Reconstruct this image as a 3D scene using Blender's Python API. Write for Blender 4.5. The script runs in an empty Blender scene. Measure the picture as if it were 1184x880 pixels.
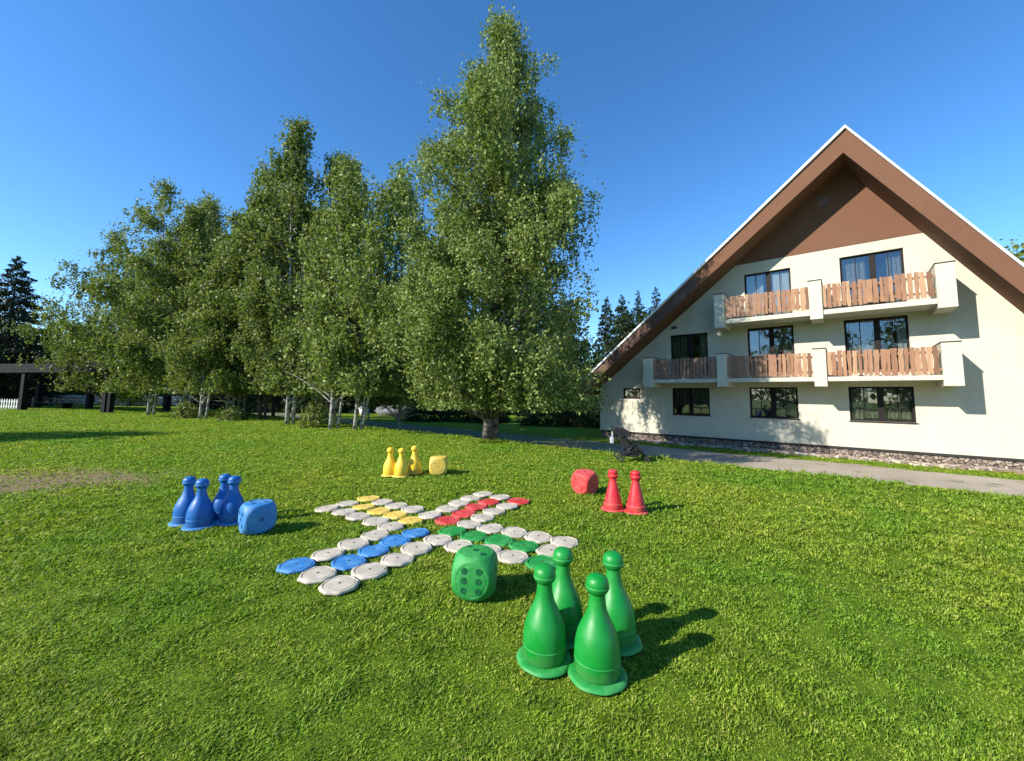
import bpy, math, random
import numpy as np
from mathutils import Vector, Matrix
from mathutils.geometry import tessellate_polygon
R = math.radians
C = bpy.context.scene.collection
scene = bpy.context.scene

# ---------------------------------------------------------------- camera
cam_d = bpy.data.cameras.new('camera'); cam = bpy.data.objects.new('camera', cam_d); C.objects.link(cam)
cam_d.sensor_fit = 'HORIZONTAL'; cam_d.sensor_width = 36.0
cam_d.lens = 36.0 * 460 / 1184
cam_d.shift_y = -(440 - 415) / 1184
cam_d.clip_start = 0.05; cam_d.clip_end = 2000
EYE = 1.6
cam.location = (0, 0, EYE)
cam.rotation_euler = (Matrix.Rotation(math.pi / 2 + 0.092, 4, 'X') @ Matrix.Rotation(0.012, 4, 'Z')).to_euler()
scene.camera = cam

# ---------------------------------------------------------------- sky and sun
SUN_AZ = (-0.902, -0.433); SUN_EL = R(31.5)
world = bpy.data.worlds.new('World'); scene.world = world; world.use_nodes = True
wn = world.node_tree.nodes; wl = world.node_tree.links
bg = wn['Background']; sky = wn.new('ShaderNodeTexSky'); sky.sky_type = 'NISHITA'
sky.sun_disc = False; sky.sun_elevation = SUN_EL; sky.sun_rotation = math.atan2(SUN_AZ[0], SUN_AZ[1])
sky.altitude = 900; sky.air_density = 1.0; sky.dust_density = 0.1; sky.ozone_density = 4.0
hsv = wn.new('ShaderNodeHueSaturation'); hsv.inputs['Saturation'].default_value = 1.2; hsv.inputs['Value'].default_value = 1.0
wl.new(sky.outputs[0], hsv.inputs['Color']); wl.new(hsv.outputs[0], bg.inputs[0]); bg.inputs[1].default_value = 0.15
sl = bpy.data.lights.new('sun', 'SUN'); sl.energy = 4.9; sl.angle = R(0.53); sl.color = (1.0, 0.94, 0.84)
so = bpy.data.objects.new('sun', sl); C.objects.link(so)
sd = Vector((SUN_AZ[0] * math.cos(SUN_EL), SUN_AZ[1] * math.cos(SUN_EL), math.sin(SUN_EL)))
so.rotation_euler = sd.to_track_quat('Z', 'Y').to_euler(); so.location = (0, 0, 40)
scene.view_settings.view_transform = 'Standard'; scene.view_settings.look = 'None'
scene.view_settings.gamma = 1; scene.view_settings.exposure = 0.8
scene.view_settings.use_curve_mapping = False

# ---------------------------------------------------------------- materials
def nmat(name):
    m = bpy.data.materials.new(name); m.use_nodes = True
    t = m.node_tree; b = t.nodes['Principled BSDF']
    return m, t.nodes, t.links, b
def noise_node(N, L, scale, detail=5, rough=0.6, coord=None, dist=0.0):
    n = N.new('ShaderNodeTexNoise'); n.inputs['Scale'].default_value = scale
    n.inputs['Detail'].default_value = detail; n.inputs['Roughness'].default_value = rough
    n.inputs['Distortion'].default_value = dist
    if coord is not None: L.new(coord, n.inputs['Vector'])
    return n
def ramp(N, L, src, stops):
    r = N.new('ShaderNodeValToRGB'); e = r.color_ramp.elements
    while len(e) < len(stops): e.new(0.5)
    for i, (p, c) in enumerate(stops):
        e[i].position = p; e[i].color = (*c, 1) if len(c) == 3 else c
    L.new(src, r.inputs[0]); return r
def mixc(N, L, fac, a, b, mode='MIX'):
    m = N.new('ShaderNodeMix'); m.data_type = 'RGBA'; m.blend_type = mode
    for s, v in ((0, fac), (6, a), (7, b)):
        if hasattr(v, 'links'): L.new(v, m.inputs[s])
        elif s == 0: m.inputs[0].default_value = v
        else: m.inputs[s].default_value = (*v, 1)
    return m.outputs[2]
def bump(N, L, h, strength, dist, b):
    n = N.new('ShaderNodeBump'); n.inputs['Strength'].default_value = strength; n.inputs['Distance'].default_value = dist
    L.new(h, n.inputs['Height']); L.new(n.outputs[0], b.inputs['Normal']); return n
def simple(name, col, rough=0.6, var=0.15, scale=6.0, bmp=0.0, metal=0.0, bscale=None, spec=0.5):
    m, N, L, b = nmat(name)
    co = N.new('ShaderNodeTexCoord').outputs['Object']
    n = noise_node(N, L, scale, 6, 0.65, co)
    lo = tuple(c * (1 - var) for c in col); hi = tuple(min(1, c * (1 + var)) for c in col)
    r = ramp(N, L, n.outputs[0], [(0.3, lo), (0.7, hi)])
    L.new(r.outputs[0], b.inputs['Base Color'])
    b.inputs['Roughness'].default_value = rough; b.inputs['Metallic'].default_value = metal
    b.inputs['Specular IOR Level'].default_value = spec
    if bmp:
        n2 = noise_node(N, L, bscale or scale * 8, 4, 0.6, co)
        bump(N, L, n2.outputs[0], bmp, 0.02, b)
    return m
def stucco(name, col, grime=0.25):
    m, N, L, b = nmat(name)
    co = N.new('ShaderNodeTexCoord').outputs['Object']
    n = noise_node(N, L, 0.6, 6, 0.7, co, 0.6)
    n3 = noise_node(N, L, 14, 4, 0.7, co)
    r = ramp(N, L, n.outputs[0], [(0.3, tuple(c * (1 - grime * .45) for c in col)), (0.62, col)])
    r2 = ramp(N, L, n3.outputs[0], [(0.35, (0.9, 0.9, 0.9)), (0.65, (1, 1, 1))])
    L.new(mixc(N, L, 1.0, r.outputs[0], r2.outputs[0], 'MULTIPLY'), b.inputs['Base Color'])
    mp = N.new('ShaderNodeMapping'); mp.inputs['Scale'].default_value = (5, 5, 0.35); L.new(co, mp.inputs[0])
    n5 = noise_node(N, L, 1.0, 6, 0.7, mp.outputs[0]); r5 = ramp(N, L, n5.outputs[0], [(0.36, (0.968, 0.965, 0.955)), (0.6, (1, 1, 1))])
    prev = b.inputs['Base Color'].links[0].from_socket
    L.new(mixc(N, L, 1.0, prev, r5.outputs[0], 'MULTIPLY'), b.inputs['Base Color'])
    n2 = noise_node(N, L, 45, 4, 0.7, co)
    bump(N, L, n2.outputs[0], 0.8, 0.03, b)
    b.inputs['Roughness'].default_value = 0.92; b.inputs['Specular IOR Level'].default_value = 0.2
    return m
def plastic(name, col, faded, rough=0.36, wear=0.55, soil=False):
    m, N, L, b = nmat(name)
    co0 = N.new('ShaderNodeTexCoord').outputs['Object']; oi = N.new('ShaderNodeObjectInfo')
    of = N.new('ShaderNodeVectorMath'); of.operation = 'MULTIPLY_ADD'; of.inputs[1].default_value = (17, 9, 13); L.new(oi.outputs['Location'], of.inputs[0]); L.new(co0, of.inputs[2]); co = of.outputs[0]
    n = noise_node(N, L, 5, 8, 0.75, co, 0.8)
    mp = N.new('ShaderNodeMapping'); mp.inputs['Scale'].default_value = (40, 40, 9); L.new(co, mp.inputs[0])
    n2 = noise_node(N, L, 1.0, 6, 0.7, mp.outputs[0], 0.5)
    f1 = ramp(N, L, n.outputs[0], [(0.45, (0, 0, 0)), (0.75, (wear,) * 3)])
    f2 = ramp(N, L, n2.outputs[0], [(0.6, (0, 0, 0)), (0.8, (wear * .8,) * 3)])
    f = mixc(N, L, 1.0, f1.outputs[0], f2.outputs[0], 'ADD')
    c = mixc(N, L, f, col, faded)
    # worn, dusty blotches
    n3 = noise_node(N, L, 18, 6, 0.8, co)
    f3 = ramp(N, L, n3.outputs[0], [(0.60, (0, 0, 0)), (0.78, (0.35,) * 3)])
    c = mixc(N, L, f3.outputs[0], c, (col[0] * .35 + .05, col[1] * .35 + .05, col[2] * .35 + .04))
    if soil:
        sx = N.new('ShaderNodeSeparateXYZ'); L.new(co0, sx.inputs[0])
        ma = N.new('ShaderNodeMath'); ma.operation = 'MULTIPLY_ADD'; L.new(n.outputs[0], ma.inputs[0]); ma.inputs[1].default_value = -0.12; L.new(sx.outputs[2], ma.inputs[2])
        fs = ramp(N, L, ma.outputs[0], [(0.0, (0.26,) * 3), (0.04, (0,) * 3)])
        c = mixc(N, L, fs.outputs[0], c, (0.09, 0.085, 0.05))
    L.new(c, b.inputs['Base Color'])
    rr = ramp(N, L, n.outputs[0], [(0.3, (rough,) * 3), (0.8, (min(1, rough + .3),) * 3)])
    L.new(rr.outputs[0], b.inputs['Roughness'])
    bump(N, L, n2.outputs[0], 0.12, 0.004, b)
    return m
def leaf_mat(name, cols, trans=0.35, rough=0.55, patch=False):
    m, N, L, b = nmat(name)
    g = N.new('ShaderNodeNewGeometry')
    r = ramp(N, L, g.outputs['Random Per Island'], [(i / (len(cols) - 1), c) for i, c in enumerate(cols)])
    oi = N.new('ShaderNodeObjectInfo')
    hs = N.new('ShaderNodeHueSaturation')
    mr = N.new('ShaderNodeMapRange'); L.new(oi.outputs['Random'], mr.inputs[0]); mr.inputs[3].default_value = 0.85; mr.inputs[4].default_value = 1.15
    L.new(mr.outputs[0], hs.inputs['Value']); L.new(r.outputs[0], hs.inputs['Color'])
    hout = hs.outputs[0]
    if patch:
        pc = N.new('ShaderNodeTexCoord').outputs['Object']
        p1 = noise_node(N, L, 0.45, 4, 0.6, pc, 0.5); q1 = ramp(N, L, p1.outputs[0], [(0.35, (0.72, 0.92, 0.8)), (0.65, (1.28, 1.08, 1.2))])
        p2 = noise_node(N, L, 5.5, 5, 0.75, pc, 0.5); q2 = ramp(N, L, p2.outputs[0], [(0.36, (0.56, 0.62, 0.55)), (0.6, (1.2, 1.17, 1.15))])
        hout = mixc(N, L, 1.0, mixc(N, L, 1.0, hout, q1.outputs[0], 'MULTIPLY'), q2.outputs[0], 'MULTIPLY')
    L.new(hout, b.inputs['Base Color']); b.inputs['Roughness'].default_value = rough
    b.inputs['Specular IOR Level'].default_value = 0.22
    t = N.new('ShaderNodeBsdfTranslucent'); L.new(mixc(N, L, 1.0, hout, (1.25, 1.3, 0.55), 'MULTIPLY'), t.inputs[0])
    ms = N.new('ShaderNodeMixShader'); ms.inputs[0].default_value = trans
    L.new(b.outputs[0], ms.inputs[1]); L.new(t.outputs[0], ms.inputs[2])
    L.new(ms.outputs[0], N['Material Output'].inputs[0])
    return m

M = {}
M['stucco'] = stucco('cream_stucco', (0.63, 0.595, 0.475))
M['brown'] = stucco('brown_stucco', (0.185, 0.092, 0.055), 0.15)
M['white'] = simple('white_metal', (0.78, 0.78, 0.76), 0.45, 0.06, 3)
M['roof'] = simple('roof_sheet', (0.10, 0.07, 0.06), 0.6, 0.3, 3, 0.3)
M['frame'] = simple('dark_window_frame', (0.012, 0.009, 0.008), 0.6, 0.3, 10, spec=.2)
M['cap'] = simple('dark_flashing', (0.06, 0.06, 0.065), 0.4, 0.2, 5, metal=0.4)
M['gap_shade_paint'] = simple('painted_gap_shade', (0.03, 0.028, 0.026), 0.9, 0.2, 5)
M['black_cloth'] = simple('black_cloth', (0.008, 0.008, 0.010), 0.85, 0.3, 12, 0.3)
M['black_metal'] = simple('black_metal', (0.03, 0.03, 0.032), 0.35, 0.2, 10, metal=0.6)
M['rubber'] = simple('rubber', (0.02, 0.02, 0.02), 0.8, 0.2, 10)
M['pale_cloth'] = simple('pale_cloth', (0.42, 0.42, 0.44), 0.8, 0.1, 12)
M['dark_wood'] = simple('dark_timber', (0.009, 0.009, 0.012), 0.85, 0.5, 4, 0.4, spec=.2)
M['white_wood'] = simple('white_fence_wood', (0.66, 0.66, 0.62), 0.6, 0.15, 6)
M['post_wood'] = simple('grey_post_wood', (0.28, 0.25, 0.2), 0.8, 0.3, 8, 0.4)
M['boulder'] = simple('grey_boulder', (0.16, 0.17, 0.18), 0.85, 0.35, 2.0, 0.6, bscale=9)
M['pale_stone'] = simple('pale_stone', (0.55, 0.54, 0.52), 0.85, 0.25, 3.0, 0.5, bscale=14)
M['vent'] = simple('vent_metal', (0.12, 0.07, 0.05), 0.5, 0.2, 10)

def bark(name, birch):
    m, N, L, b = nmat(name)
    co = N.new('ShaderNodeTexCoord').outputs['Object']
    mp = N.new('ShaderNodeMapping'); mp.inputs['Scale'].default_value = (3.0, 3.0, 9.0) if birch else (9, 9, 2); L.new(co, mp.inputs[0])
    n = noise_node(N, L, 1.0, 7, 0.75, mp.outputs[0], 0.4)
    if birch:
        r = ramp(N, L, n.outputs[0], [(0.42, (0.05, 0.045, 0.04)), (0.50, (0.35, 0.33, 0.30)), (0.62, (0.58, 0.57, 0.54))])
    else:
        r = ramp(N, L, n.outputs[0], [(0.35, (0.03, 0.025, 0.02)), (0.7, (0.12, 0.10, 0.08))])
    L.new(r.outputs[0], b.inputs['Base Color']); b.inputs['Roughness'].default_value = 0.85
    bump(N, L, n.outputs[0], 0.6, 0.03, b)
    return m
M['birch_bark'] = bark('birch_bark', True)
M['dark_bark'] = bark('dark_bark', False)
M['old_bark'] = bark('old_birch_bark', True)
for n_ in M['old_bark'].node_tree.nodes:
    if n_.bl_idname == 'ShaderNodeValToRGB':
        n_.color_ramp.elements[0].color = (.025, .02, .018, 1); n_.color_ramp.elements[1].color = (.12, .10, .085, 1); n_.color_ramp.elements[2].color = (.36, .34, .31, 1); n_.color_ramp.elements[2].position = .7
M['leaf_birch'] = leaf_mat('birch_leaves', [(0.08, 0.12, 0.03), (0.145, 0.195, 0.05), (0.21, 0.265, 0.072), (0.28, 0.32, 0.11)], 0.28, 0.5)
M['leaf_copse'] = leaf_mat('copse_leaves', [(0.075, 0.115, 0.026), (0.13, 0.178, 0.042), (0.20, 0.25, 0.062), (0.29, 0.32, 0.115)], 0.3, 0.48)
M['leaf_bright'] = leaf_mat('bright_leaves', [(0.08, 0.14, 0.016), (0.13, 0.20, 0.025), (0.18, 0.24, 0.035)], 0.35)
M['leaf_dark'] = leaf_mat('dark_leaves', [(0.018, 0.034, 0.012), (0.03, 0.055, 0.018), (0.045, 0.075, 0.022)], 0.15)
M['needle'] = leaf_mat('needles', [(0.012, 0.024, 0.012), (0.022, 0.04, 0.018), (0.035, 0.058, 0.024)], 0.08)
M['grass'] = leaf_mat('grass_blades', [(0.095, 0.165, 0.008), (0.155, 0.255, 0.014), (0.215, 0.33, 0.022), (0.285, 0.39, 0.04), (0.38, 0.39, 0.10)], 0.35, 0.6, True)

def planks_mat():
    m, N, L, b = nmat('weathered_planks')
    g = N.new('ShaderNodeNewGeometry'); co = N.new('ShaderNodeTexCoord').outputs['Object']
    r = ramp(N, L, g.outputs['Random Per Island'], [(0.0, (0.20, 0.10, 0.052)), (0.35, (0.30, 0.15, 0.078)), (0.7, (0.38, 0.205, 0.108)), (1.0, (0.47, 0.29, 0.16))])
    mp = N.new('ShaderNodeMapping'); mp.inputs['Scale'].default_value = (22, 22, 2.0); L.new(co, mp.inputs[0])
    n = noise_node(N, L, 1.0, 6, 0.7, mp.outputs[0])
    r2 = ramp(N, L, n.outputs[0], [(0.3, (0.62, 0.58, 0.55)), (0.65, (1, 1, 1))])
    c = mixc(N, L, 1.0, r.outputs[0], r2.outputs[0], 'MULTIPLY')
    # greyer towards one end of the house: older boards, plus shade painted in
    sx = N.new('ShaderNodeSeparateXYZ'); L.new(co, sx.inputs[0])
    mr = N.new('ShaderNodeMapRange'); L.new(sx.outputs[0], mr.inputs[0]); mr.inputs[1].default_value = -1.5; mr.inputs[2].default_value = -5.0
    mr.inputs[3].default_value = 0; mr.inputs[4].default_value = 0.55
    c = mixc(N, L, mr.outputs[0], c, (0.17, 0.12, 0.095))
    L.new(c, b.inputs['Base Color']); b.inputs['Roughness'].default_value = 0.75
    bump(N, L, n.outputs[0], 0.4, 0.01, b)
    return m
M['planks'] = planks_mat()
def stone_wall_mat():
    m, N, L, b = nmat('rubble_masonry')
    co = N.new('ShaderNodeTexCoord').outputs['Object']
    nz = noise_node(N, L, 3.0, 4, 0.6, co); wv_ = N.new('ShaderNodeVectorMath'); wv_.operation = 'MULTIPLY_ADD'; L.new(nz.outputs[1], wv_.inputs[0]); wv_.inputs[1].default_value = (.35, .35, .35); L.new(co, wv_.inputs[2]); wv = wv_.outputs[0]
    v = N.new('ShaderNodeTexVoronoi'); v.inputs['Scale'].default_value = 8; L.new(wv, v.inputs['Vector'])
    v2 = N.new('ShaderNodeTexVoronoi'); v2.feature = 'DISTANCE_TO_EDGE'; v2.inputs['Scale'].default_value = 8; L.new(wv, v2.inputs['Vector'])
    r = ramp(N, L, v.outputs['Color'], [(0.0, (0.12, 0.085, 0.065)), (0.4, (0.24, 0.18, 0.14)), (0.7, (0.36, 0.29, 0.22)), (1.0, (0.46, 0.42, 0.35))])
    e = ramp(N, L, v2.outputs[0], [(0.02, (0.08,) * 3), (0.09, (1,) * 3)])
    L.new(mixc(N, L, 1.0, r.outputs[0], e.outputs[0], 'MULTIPLY'), b.inputs['Base Color'])
    bump(N, L, e.outputs[0], 0.8, 0.05, b); b.inputs['Roughness'].default_value = 0.9
    return m
M['masonry'] = stone_wall_mat()
def rubble_mat():
    m, N, L, b = nmat('rubble_stone')
    g = N.new('ShaderNodeNewGeometry')
    r = ramp(N, L, g.outputs['Random Per Island'], [(0.0, (0.18, 0.13, 0.10)), (0.4, (0.36, 0.27, 0.21)), (0.75, (0.48, 0.40, 0.32)), (1, (0.58, 0.54, 0.47))])
    L.new(r.outputs[0], b.inputs['Base Color']); b.inputs['Roughness'].default_value = 0.9
    return m
M['rubble'] = rubble_mat()
def glass_mat():
    m, N, L, b = nmat('window_glass')
    fr = N.new('ShaderNodeFresnel'); fr.inputs[0].default_value = 1.5
    ad = N.new('ShaderNodeMath'); ad.operation = 'ADD'; L.new(fr.outputs[0], ad.inputs[0]); ad.inputs[1].default_value = 0.05
    gl = N.new('ShaderNodeBsdfGlossy'); gl.inputs['Roughness'].default_value = 0.01; gl.inputs[0].default_value = (0.9, 0.94, 1, 1)
    tr = N.new('ShaderNodeBsdfTransparent'); tr.inputs[0].default_value = (0.8, 0.84, 0.82, 1)
    ms = N.new('ShaderNodeMixShader'); L.new(ad.outputs[0], ms.inputs[0]); L.new(tr.outputs[0], ms.inputs[1]); L.new(gl.outputs[0], ms.inputs[2])
    co = N.new('ShaderNodeTexCoord').outputs['Object']; n = noise_node(N, L, 1.6, 2, 0.5, co)
    bp = N.new('ShaderNodeBump'); bp.inputs['Strength'].default_value = 0.06; bp.inputs['Distance'].default_value = 0.05; L.new(n.outputs[0], bp.inputs['Height']); L.new(bp.outputs[0], gl.inputs['Normal'])
    L.new(ms.outputs[0], N['Material Output'].inputs[0]); return m
M['glass'] = glass_mat()
def lace_mat():
    m, N, L, b = nmat('lace_curtain')
    co = N.new('ShaderNodeTexCoord').outputs['Object']
    v = N.new('ShaderNodeTexVoronoi'); v.inputs['Scale'].default_value = 14; L.new(co, v.inputs['Vector'])
    r = ramp(N, L, v.outputs['Distance'], [(0.2, (0.9,) * 3), (0.6, (0.55,) * 3)])
    L.new(r.outputs[0], b.inputs['Alpha']); b.inputs['Base Color'].default_value = (0.30, 0.27, 0.21, 1); b.inputs['Roughness'].default_value = 0.9
    return m
M['lace'] = lace_mat()
M['green'] = plastic('green_plastic', (0.001, 0.21, 0.022), (0.04, 0.34, 0.075), 0.33, 0.40, soil=True)
M['green_old'] = plastic('faded_green_plastic', (0.008, 0.22, 0.035), (0.08, 0.36, 0.10), 0.5, 0.85)
M['blue'] = plastic('blue_plastic', (0.002, 0.105, 0.37), (0.03, 0.20, 0.50), 0.36, 0.45, soil=True)
M['blue_old'] = plastic('faded_blue_plastic', (0.03, 0.18, 0.44), (0.16, 0.35, 0.56), 0.5, 0.7)
M['yellow'] = plastic('yellow_plastic', (0.80, 0.52, 0.015), (0.80, 0.66, 0.16), 0.42, 0.5, soil=True)
M['yellow_old'] = plastic('faded_yellow_plastic', (0.66, 0.45, 0.06), (0.70, 0.57, 0.25), 0.55, 0.8)
M['red'] = plastic('red_plastic', (0.58, 0.012, 0.022), (0.66, 0.12, 0.10), 0.38, 0.5, soil=True)
M['red_old'] = plastic('faded_red_plastic', (0.52, 0.03, 0.03), (0.66, 0.20, 0.17), 0.5, 0.8)
M['white_disc'] = plastic('grey_white_plastic', (0.44, 0.385, 0.295), (0.60, 0.545, 0.45), 0.6, 0.9)
for k in ('green', 'blue', 'yellow', 'red'):
    base = {'green': (0.004, 0.10, 0.03), 'blue': (0.01, 0.07, 0.2), 'yellow': (0.5, 0.33, 0.05), 'red': (0.3, 0.015, 0.015)}[k]
    M[k + '_pip'] = simple(k + '_pip_paint', base, 0.5, 0.35, 30)
M['disc_hole'] = simple('disc_hole_dark', (0.03, 0.027, 0.02), 0.9, 0.3, 10)

# ---------------------------------------------------------------- mesh helpers
def tag(o, label=None, cat=None, group=None, kind=None):
    if label: o['label'] = label
    if cat: o['category'] = cat
    if group: o['group'] = group
    if kind: o['kind'] = kind
    return o
def thing(name, label, cat, loc=(0, 0, 0), rz=0, group=None):
    o = bpy.data.objects.new(name, None); C.objects.link(o); o.empty_display_size = 0.1
    o.location = loc; o.rotation_euler = (0, 0, rz)
    return tag(o, label, cat, group)
def copy_thing(o, parent=None):
    c = o.copy(); C.objects.link(c); c.parent = parent
    for ch in o.children: copy_thing(ch, c)
    return c
class MB:
    def __init__(s, off=(0, 0, 0)): s.v = []; s.f = []; s.m = []; s.off = Vector(off)
    def add(s, vs, fs, mi=0):
        b = len(s.v); s.v += [tuple(Vector(v) + s.off) for v in vs]; s.f += [tuple(b + i for i in f) for f in fs]; s.m += [mi] * len(fs)
    def box(s, x0, x1, y0, y1, z0, z1, mi=0, mat=None):
        vs = [Vector((x, y, z)) for z in (z0, z1) for y in (y0, y1) for x in (x0, x1)]
        if mat is not None: vs = [mat @ v for v in vs]
        s.add(vs, [(0, 2, 3, 1), (4, 5, 7, 6), (0, 1, 5, 4), (2, 6, 7, 3), (0, 4, 6, 2), (1, 3, 7, 5)], mi)
    def tube(s, pts, rad, n=8, mi=0, cap=True):
        pts = [Vector(p) for p in pts]
        if not hasattr(rad, '__len__'): rad = [rad] * len(pts)
        vs = []; up = Vector((0.13, 0.31, 0.94)).normalized()
        for i, p in enumerate(pts):
            d = (pts[min(i + 1, len(pts) - 1)] - pts[max(i - 1, 0)]).normalized()
            a = d.cross(up)
            if a.length < 1e-3: a = d.cross(Vector((1, 0, 0)))
            a.normalize(); b = d.cross(a)
            for k in range(n):
                t = 2 * math.pi * k / n; vs.append(p + (a * math.cos(t) + b * math.sin(t)) * rad[i])
        fs = [(i * n + k, i * n + (k + 1) % n, (i + 1) * n + (k + 1) % n, (i + 1) * n + k) for i in range(len(pts) - 1) for k in range(n)]
        if cap: fs += [tuple(range(n))[::-1], tuple((len(pts) - 1) * n + k for k in range(n))]
        s.add(vs, fs, mi)
    def lathe(s, prof, n=40, mi=0, wob=None, c=(0, 0)):
        vs = []
        for r, z in prof:
            s._r = r
            for k in range(n):
                t = 2 * math.pi * k / n; rr = r * (1 + (wob(t, z) if wob else 0)); vs.append((c[0] + rr * math.cos(t), c[1] + rr * math.sin(t), z))
        fs = [(i * n + k, i * n + (k + 1) % n, (i + 1) * n + (k + 1) % n, (i + 1) * n + k) for i in range(len(prof) - 1) for k in range(n)]
        fs += [tuple(range(n))[::-1], tuple((len(prof) - 1) * n + k for k in range(n))]
        s.add(vs, fs, mi)
    def prism(s, poly, y0, y1, mi=0, front=None):
        """polygon in x,z extruded along y; counter-clockwise seen from -y"""
        n = len(poly); vs = [(x, y0, z) for x, z in poly] + [(x, y1, z) for x, z in poly]
        tr = tessellate_polygon([[Vector((x, z, 0)) for x, z in poly]])
        s.add(vs, [(i, n + i, n + (i + 1) % n, (i + 1) % n) for i in range(n)], mi)
        b = len(s.v) - 2 * n
        for t in tr:
            s.f.append(tuple(b + i for i in t)); s.m.append(mi if front is None else front)
            s.f.append(tuple(b + n + i for i in reversed(t))); s.m.append(mi)
    def build(s, name, mats, parent=None, smooth=False, autos=None):
        me = bpy.data.meshes.new(name); me.from_pydata(s.v, [], s.f)
        for m in (mats if isinstance(mats, (list, tuple)) else [mats]): me.materials.append(m)
        me.polygons.foreach_set('material_index', s.m)
        import bmesh as _bm
        bm = _bm.new(); bm.from_mesh(me); _bm.ops.recalc_face_normals(bm, faces=bm.faces); bm.to_mesh(me); bm.free()
        if smooth: me.polygons.foreach_set('use_smooth', [True] * len(me.polygons))
        if autos is not None and smooth: me.set_sharp_from_angle(angle=autos)
        me.update()
        o = bpy.data.objects.new(name, me); C.objects.link(o)
        if parent: o.parent = parent
        return o
def np_mesh(name, V, nper, mats, parent=None, mi=None):
    """islands of nper vertices, each one polygon"""
    nf = len(V) // nper
    me = bpy.data.meshes.new(name); me.vertices.add(len(V)); me.vertices.foreach_set('co', V.astype(np.float32).ravel())
    me.loops.add(len(V)); me.loops.foreach_set('vertex_index', np.arange(len(V), dtype=np.int32))
    me.polygons.add(nf); me.polygons.foreach_set('loop_start', np.arange(nf, dtype=np.int32) * nper)
    me.polygons.foreach_set('loop_total', np.full(nf, nper, dtype=np.int32))
    for m in (mats if isinstance(mats, (list, tuple)) else [mats]): me.materials.append(m)
    me.update(calc_edges=True)
    o = bpy.data.objects.new(name, me); C.objects.link(o)
    if parent: o.parent = parent
    return o

# ---------------------------------------------------------------- terrain
PHI = 0.6923
FR = (math.cos(PHI), -math.sin(PHI)); FN = (math.sin(PHI), math.cos(PHI))   # along the facade, and from the lawn to the facade
def gnp(x, y):
    s = FN[0] * x + FN[1] * y; t = np.clip((s - 10.4) / 4.0, 0, 1)
    base = -0.8 * t * t * (3 - 2 * t)
    return base + 0.012 * np.sin(x * 1.1 + 0.4 * y) * np.sin(y * 0.9 - x * 0.3) * np.clip((11 - s) / 3, 0, 1)
def g(x, y): return float(gnp(np.float64(x), np.float64(y)))
def axis(lo, hi, near, step, grow):
    a = [0.0]; d = step
    while a[-1] < hi:
        if a[-1] > near: d *= grow
        a.append(a[-1] + d)
    b = [0.0]; d = step
    while b[-1] > lo:
        if b[-1] < -near: d *= grow
        b.append(b[-1] - d)
    return np.array(sorted(set(a + b)))
def ground_sheet():
    xs = axis(-600, 600, 24, 0.4, 1.12); ys = axis(-300, 900, 26, 0.4, 1.12)
    X, Y = np.meshgrid(xs, ys); Z = gnp(X, Y)
    nx, ny = len(xs), len(ys)
    V = np.stack([X.ravel(), Y.ravel(), Z.ravel()], 1)
    idx = np.arange(nx * ny).reshape(ny, nx)
    F = np.stack([idx[:-1, :-1].ravel(), idx[:-1, 1:].ravel(), idx[1:, 1:].ravel(), idx[1:, :-1].ravel()], 1)
    me = bpy.data.meshes.new('lawn'); me.from_pydata(V.tolist(), [], F.tolist())
    me.polygons.foreach_set('use_smooth', [True] * len(me.polygons))
    m, N, L, b = nmat('lawn_ground')
    co = N.new('ShaderNodeTexCoord').outputs['Object']
    n1 = noise_node(N, L, 0.35, 6, 0.6, co, 0.4); n2 = noise_node(N, L, 9, 8, 0.75, co); n3 = noise_node(N, L, 60, 4, 0.7, co)
    r1 = ramp(N, L, n1.outputs[0], [(0.3, (0.12, 0.20, 0.010)), (0.5, (0.155, 0.245, 0.014)), (0.7, (0.20, 0.28, 0.022))])
    r2 = ramp(N, L, n2.outputs[0], [(0.3, (0.55, 0.6, 0.5)), (0.65, (1.25, 1.2, 1.2))])
    c = mixc(N, L, 1.0, r1.outputs[0], r2.outputs[0], 'MULTIPLY')
    r3 = ramp(N, L, n3.outputs[0], [(0.35, (0.6, 0.62, 0.55)), (0.6, (1.15, 1.15, 1.1))])
    c = mixc(N, L, 1.0, c, r3.outputs[0], 'MULTIPLY')
    # worn bare patch
    mp = N.new('ShaderNodeMapping'); mp.inputs['Location'].default_value = (8.6 / 2.6, -7.1 / 1.5, 0); mp.inputs['Scale'].default_value = (1 / 2.6, 1 / 1.5, 0)
    L.new(co, mp.inputs[0])
    ln = N.new('ShaderNodeVectorMath'); ln.operation = 'LENGTH'; L.new(mp.outputs[0], ln.inputs[0])
    n4 = noise_node(N, L, 2.2, 6, 0.7, co)
    a = N.new('ShaderNodeMath'); a.operation = 'MULTIPLY_ADD'; L.new(n4.outputs[0], a.inputs[0]); a.inputs[1].default_value = 1.3; L.new(ln.outputs['Value'], a.inputs[2])
    rd = ramp(N, L, a.outputs[0], [(0.95, (0.9,) * 3), (1.0, (0,) * 3)])
    mr = N.new('ShaderNodeMapRange'); L.new(a.outputs[0], mr.inputs[0]); mr.inputs[1].default_value = 1.25; mr.inputs[2].default_value = 1.75; mr.inputs[3].default_value = 0.9; mr.inputs[4].default_value = 0.0
    dirt = ramp(N, L, n2.outputs[0], [(0.3, (0.17, 0.115, 0.06)), (0.7, (0.33, 0.24, 0.14))])
    c = mixc(N, L, mr.outputs[0], c, dirt.outputs[0])
    L.new(c, b.inputs['Base Color']); b.inputs['Roughness'].default_value = 0.9; b.inputs['Specular IOR Level'].default_value = 0.15
    bump(N, L, n2.outputs[0], 0.9, 0.08, b)
    me.materials.append(m)
    o = bpy.data.objects.new('lawn', me); C.objects.link(o); tag(o, kind='structure')
ground_sheet()
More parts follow.
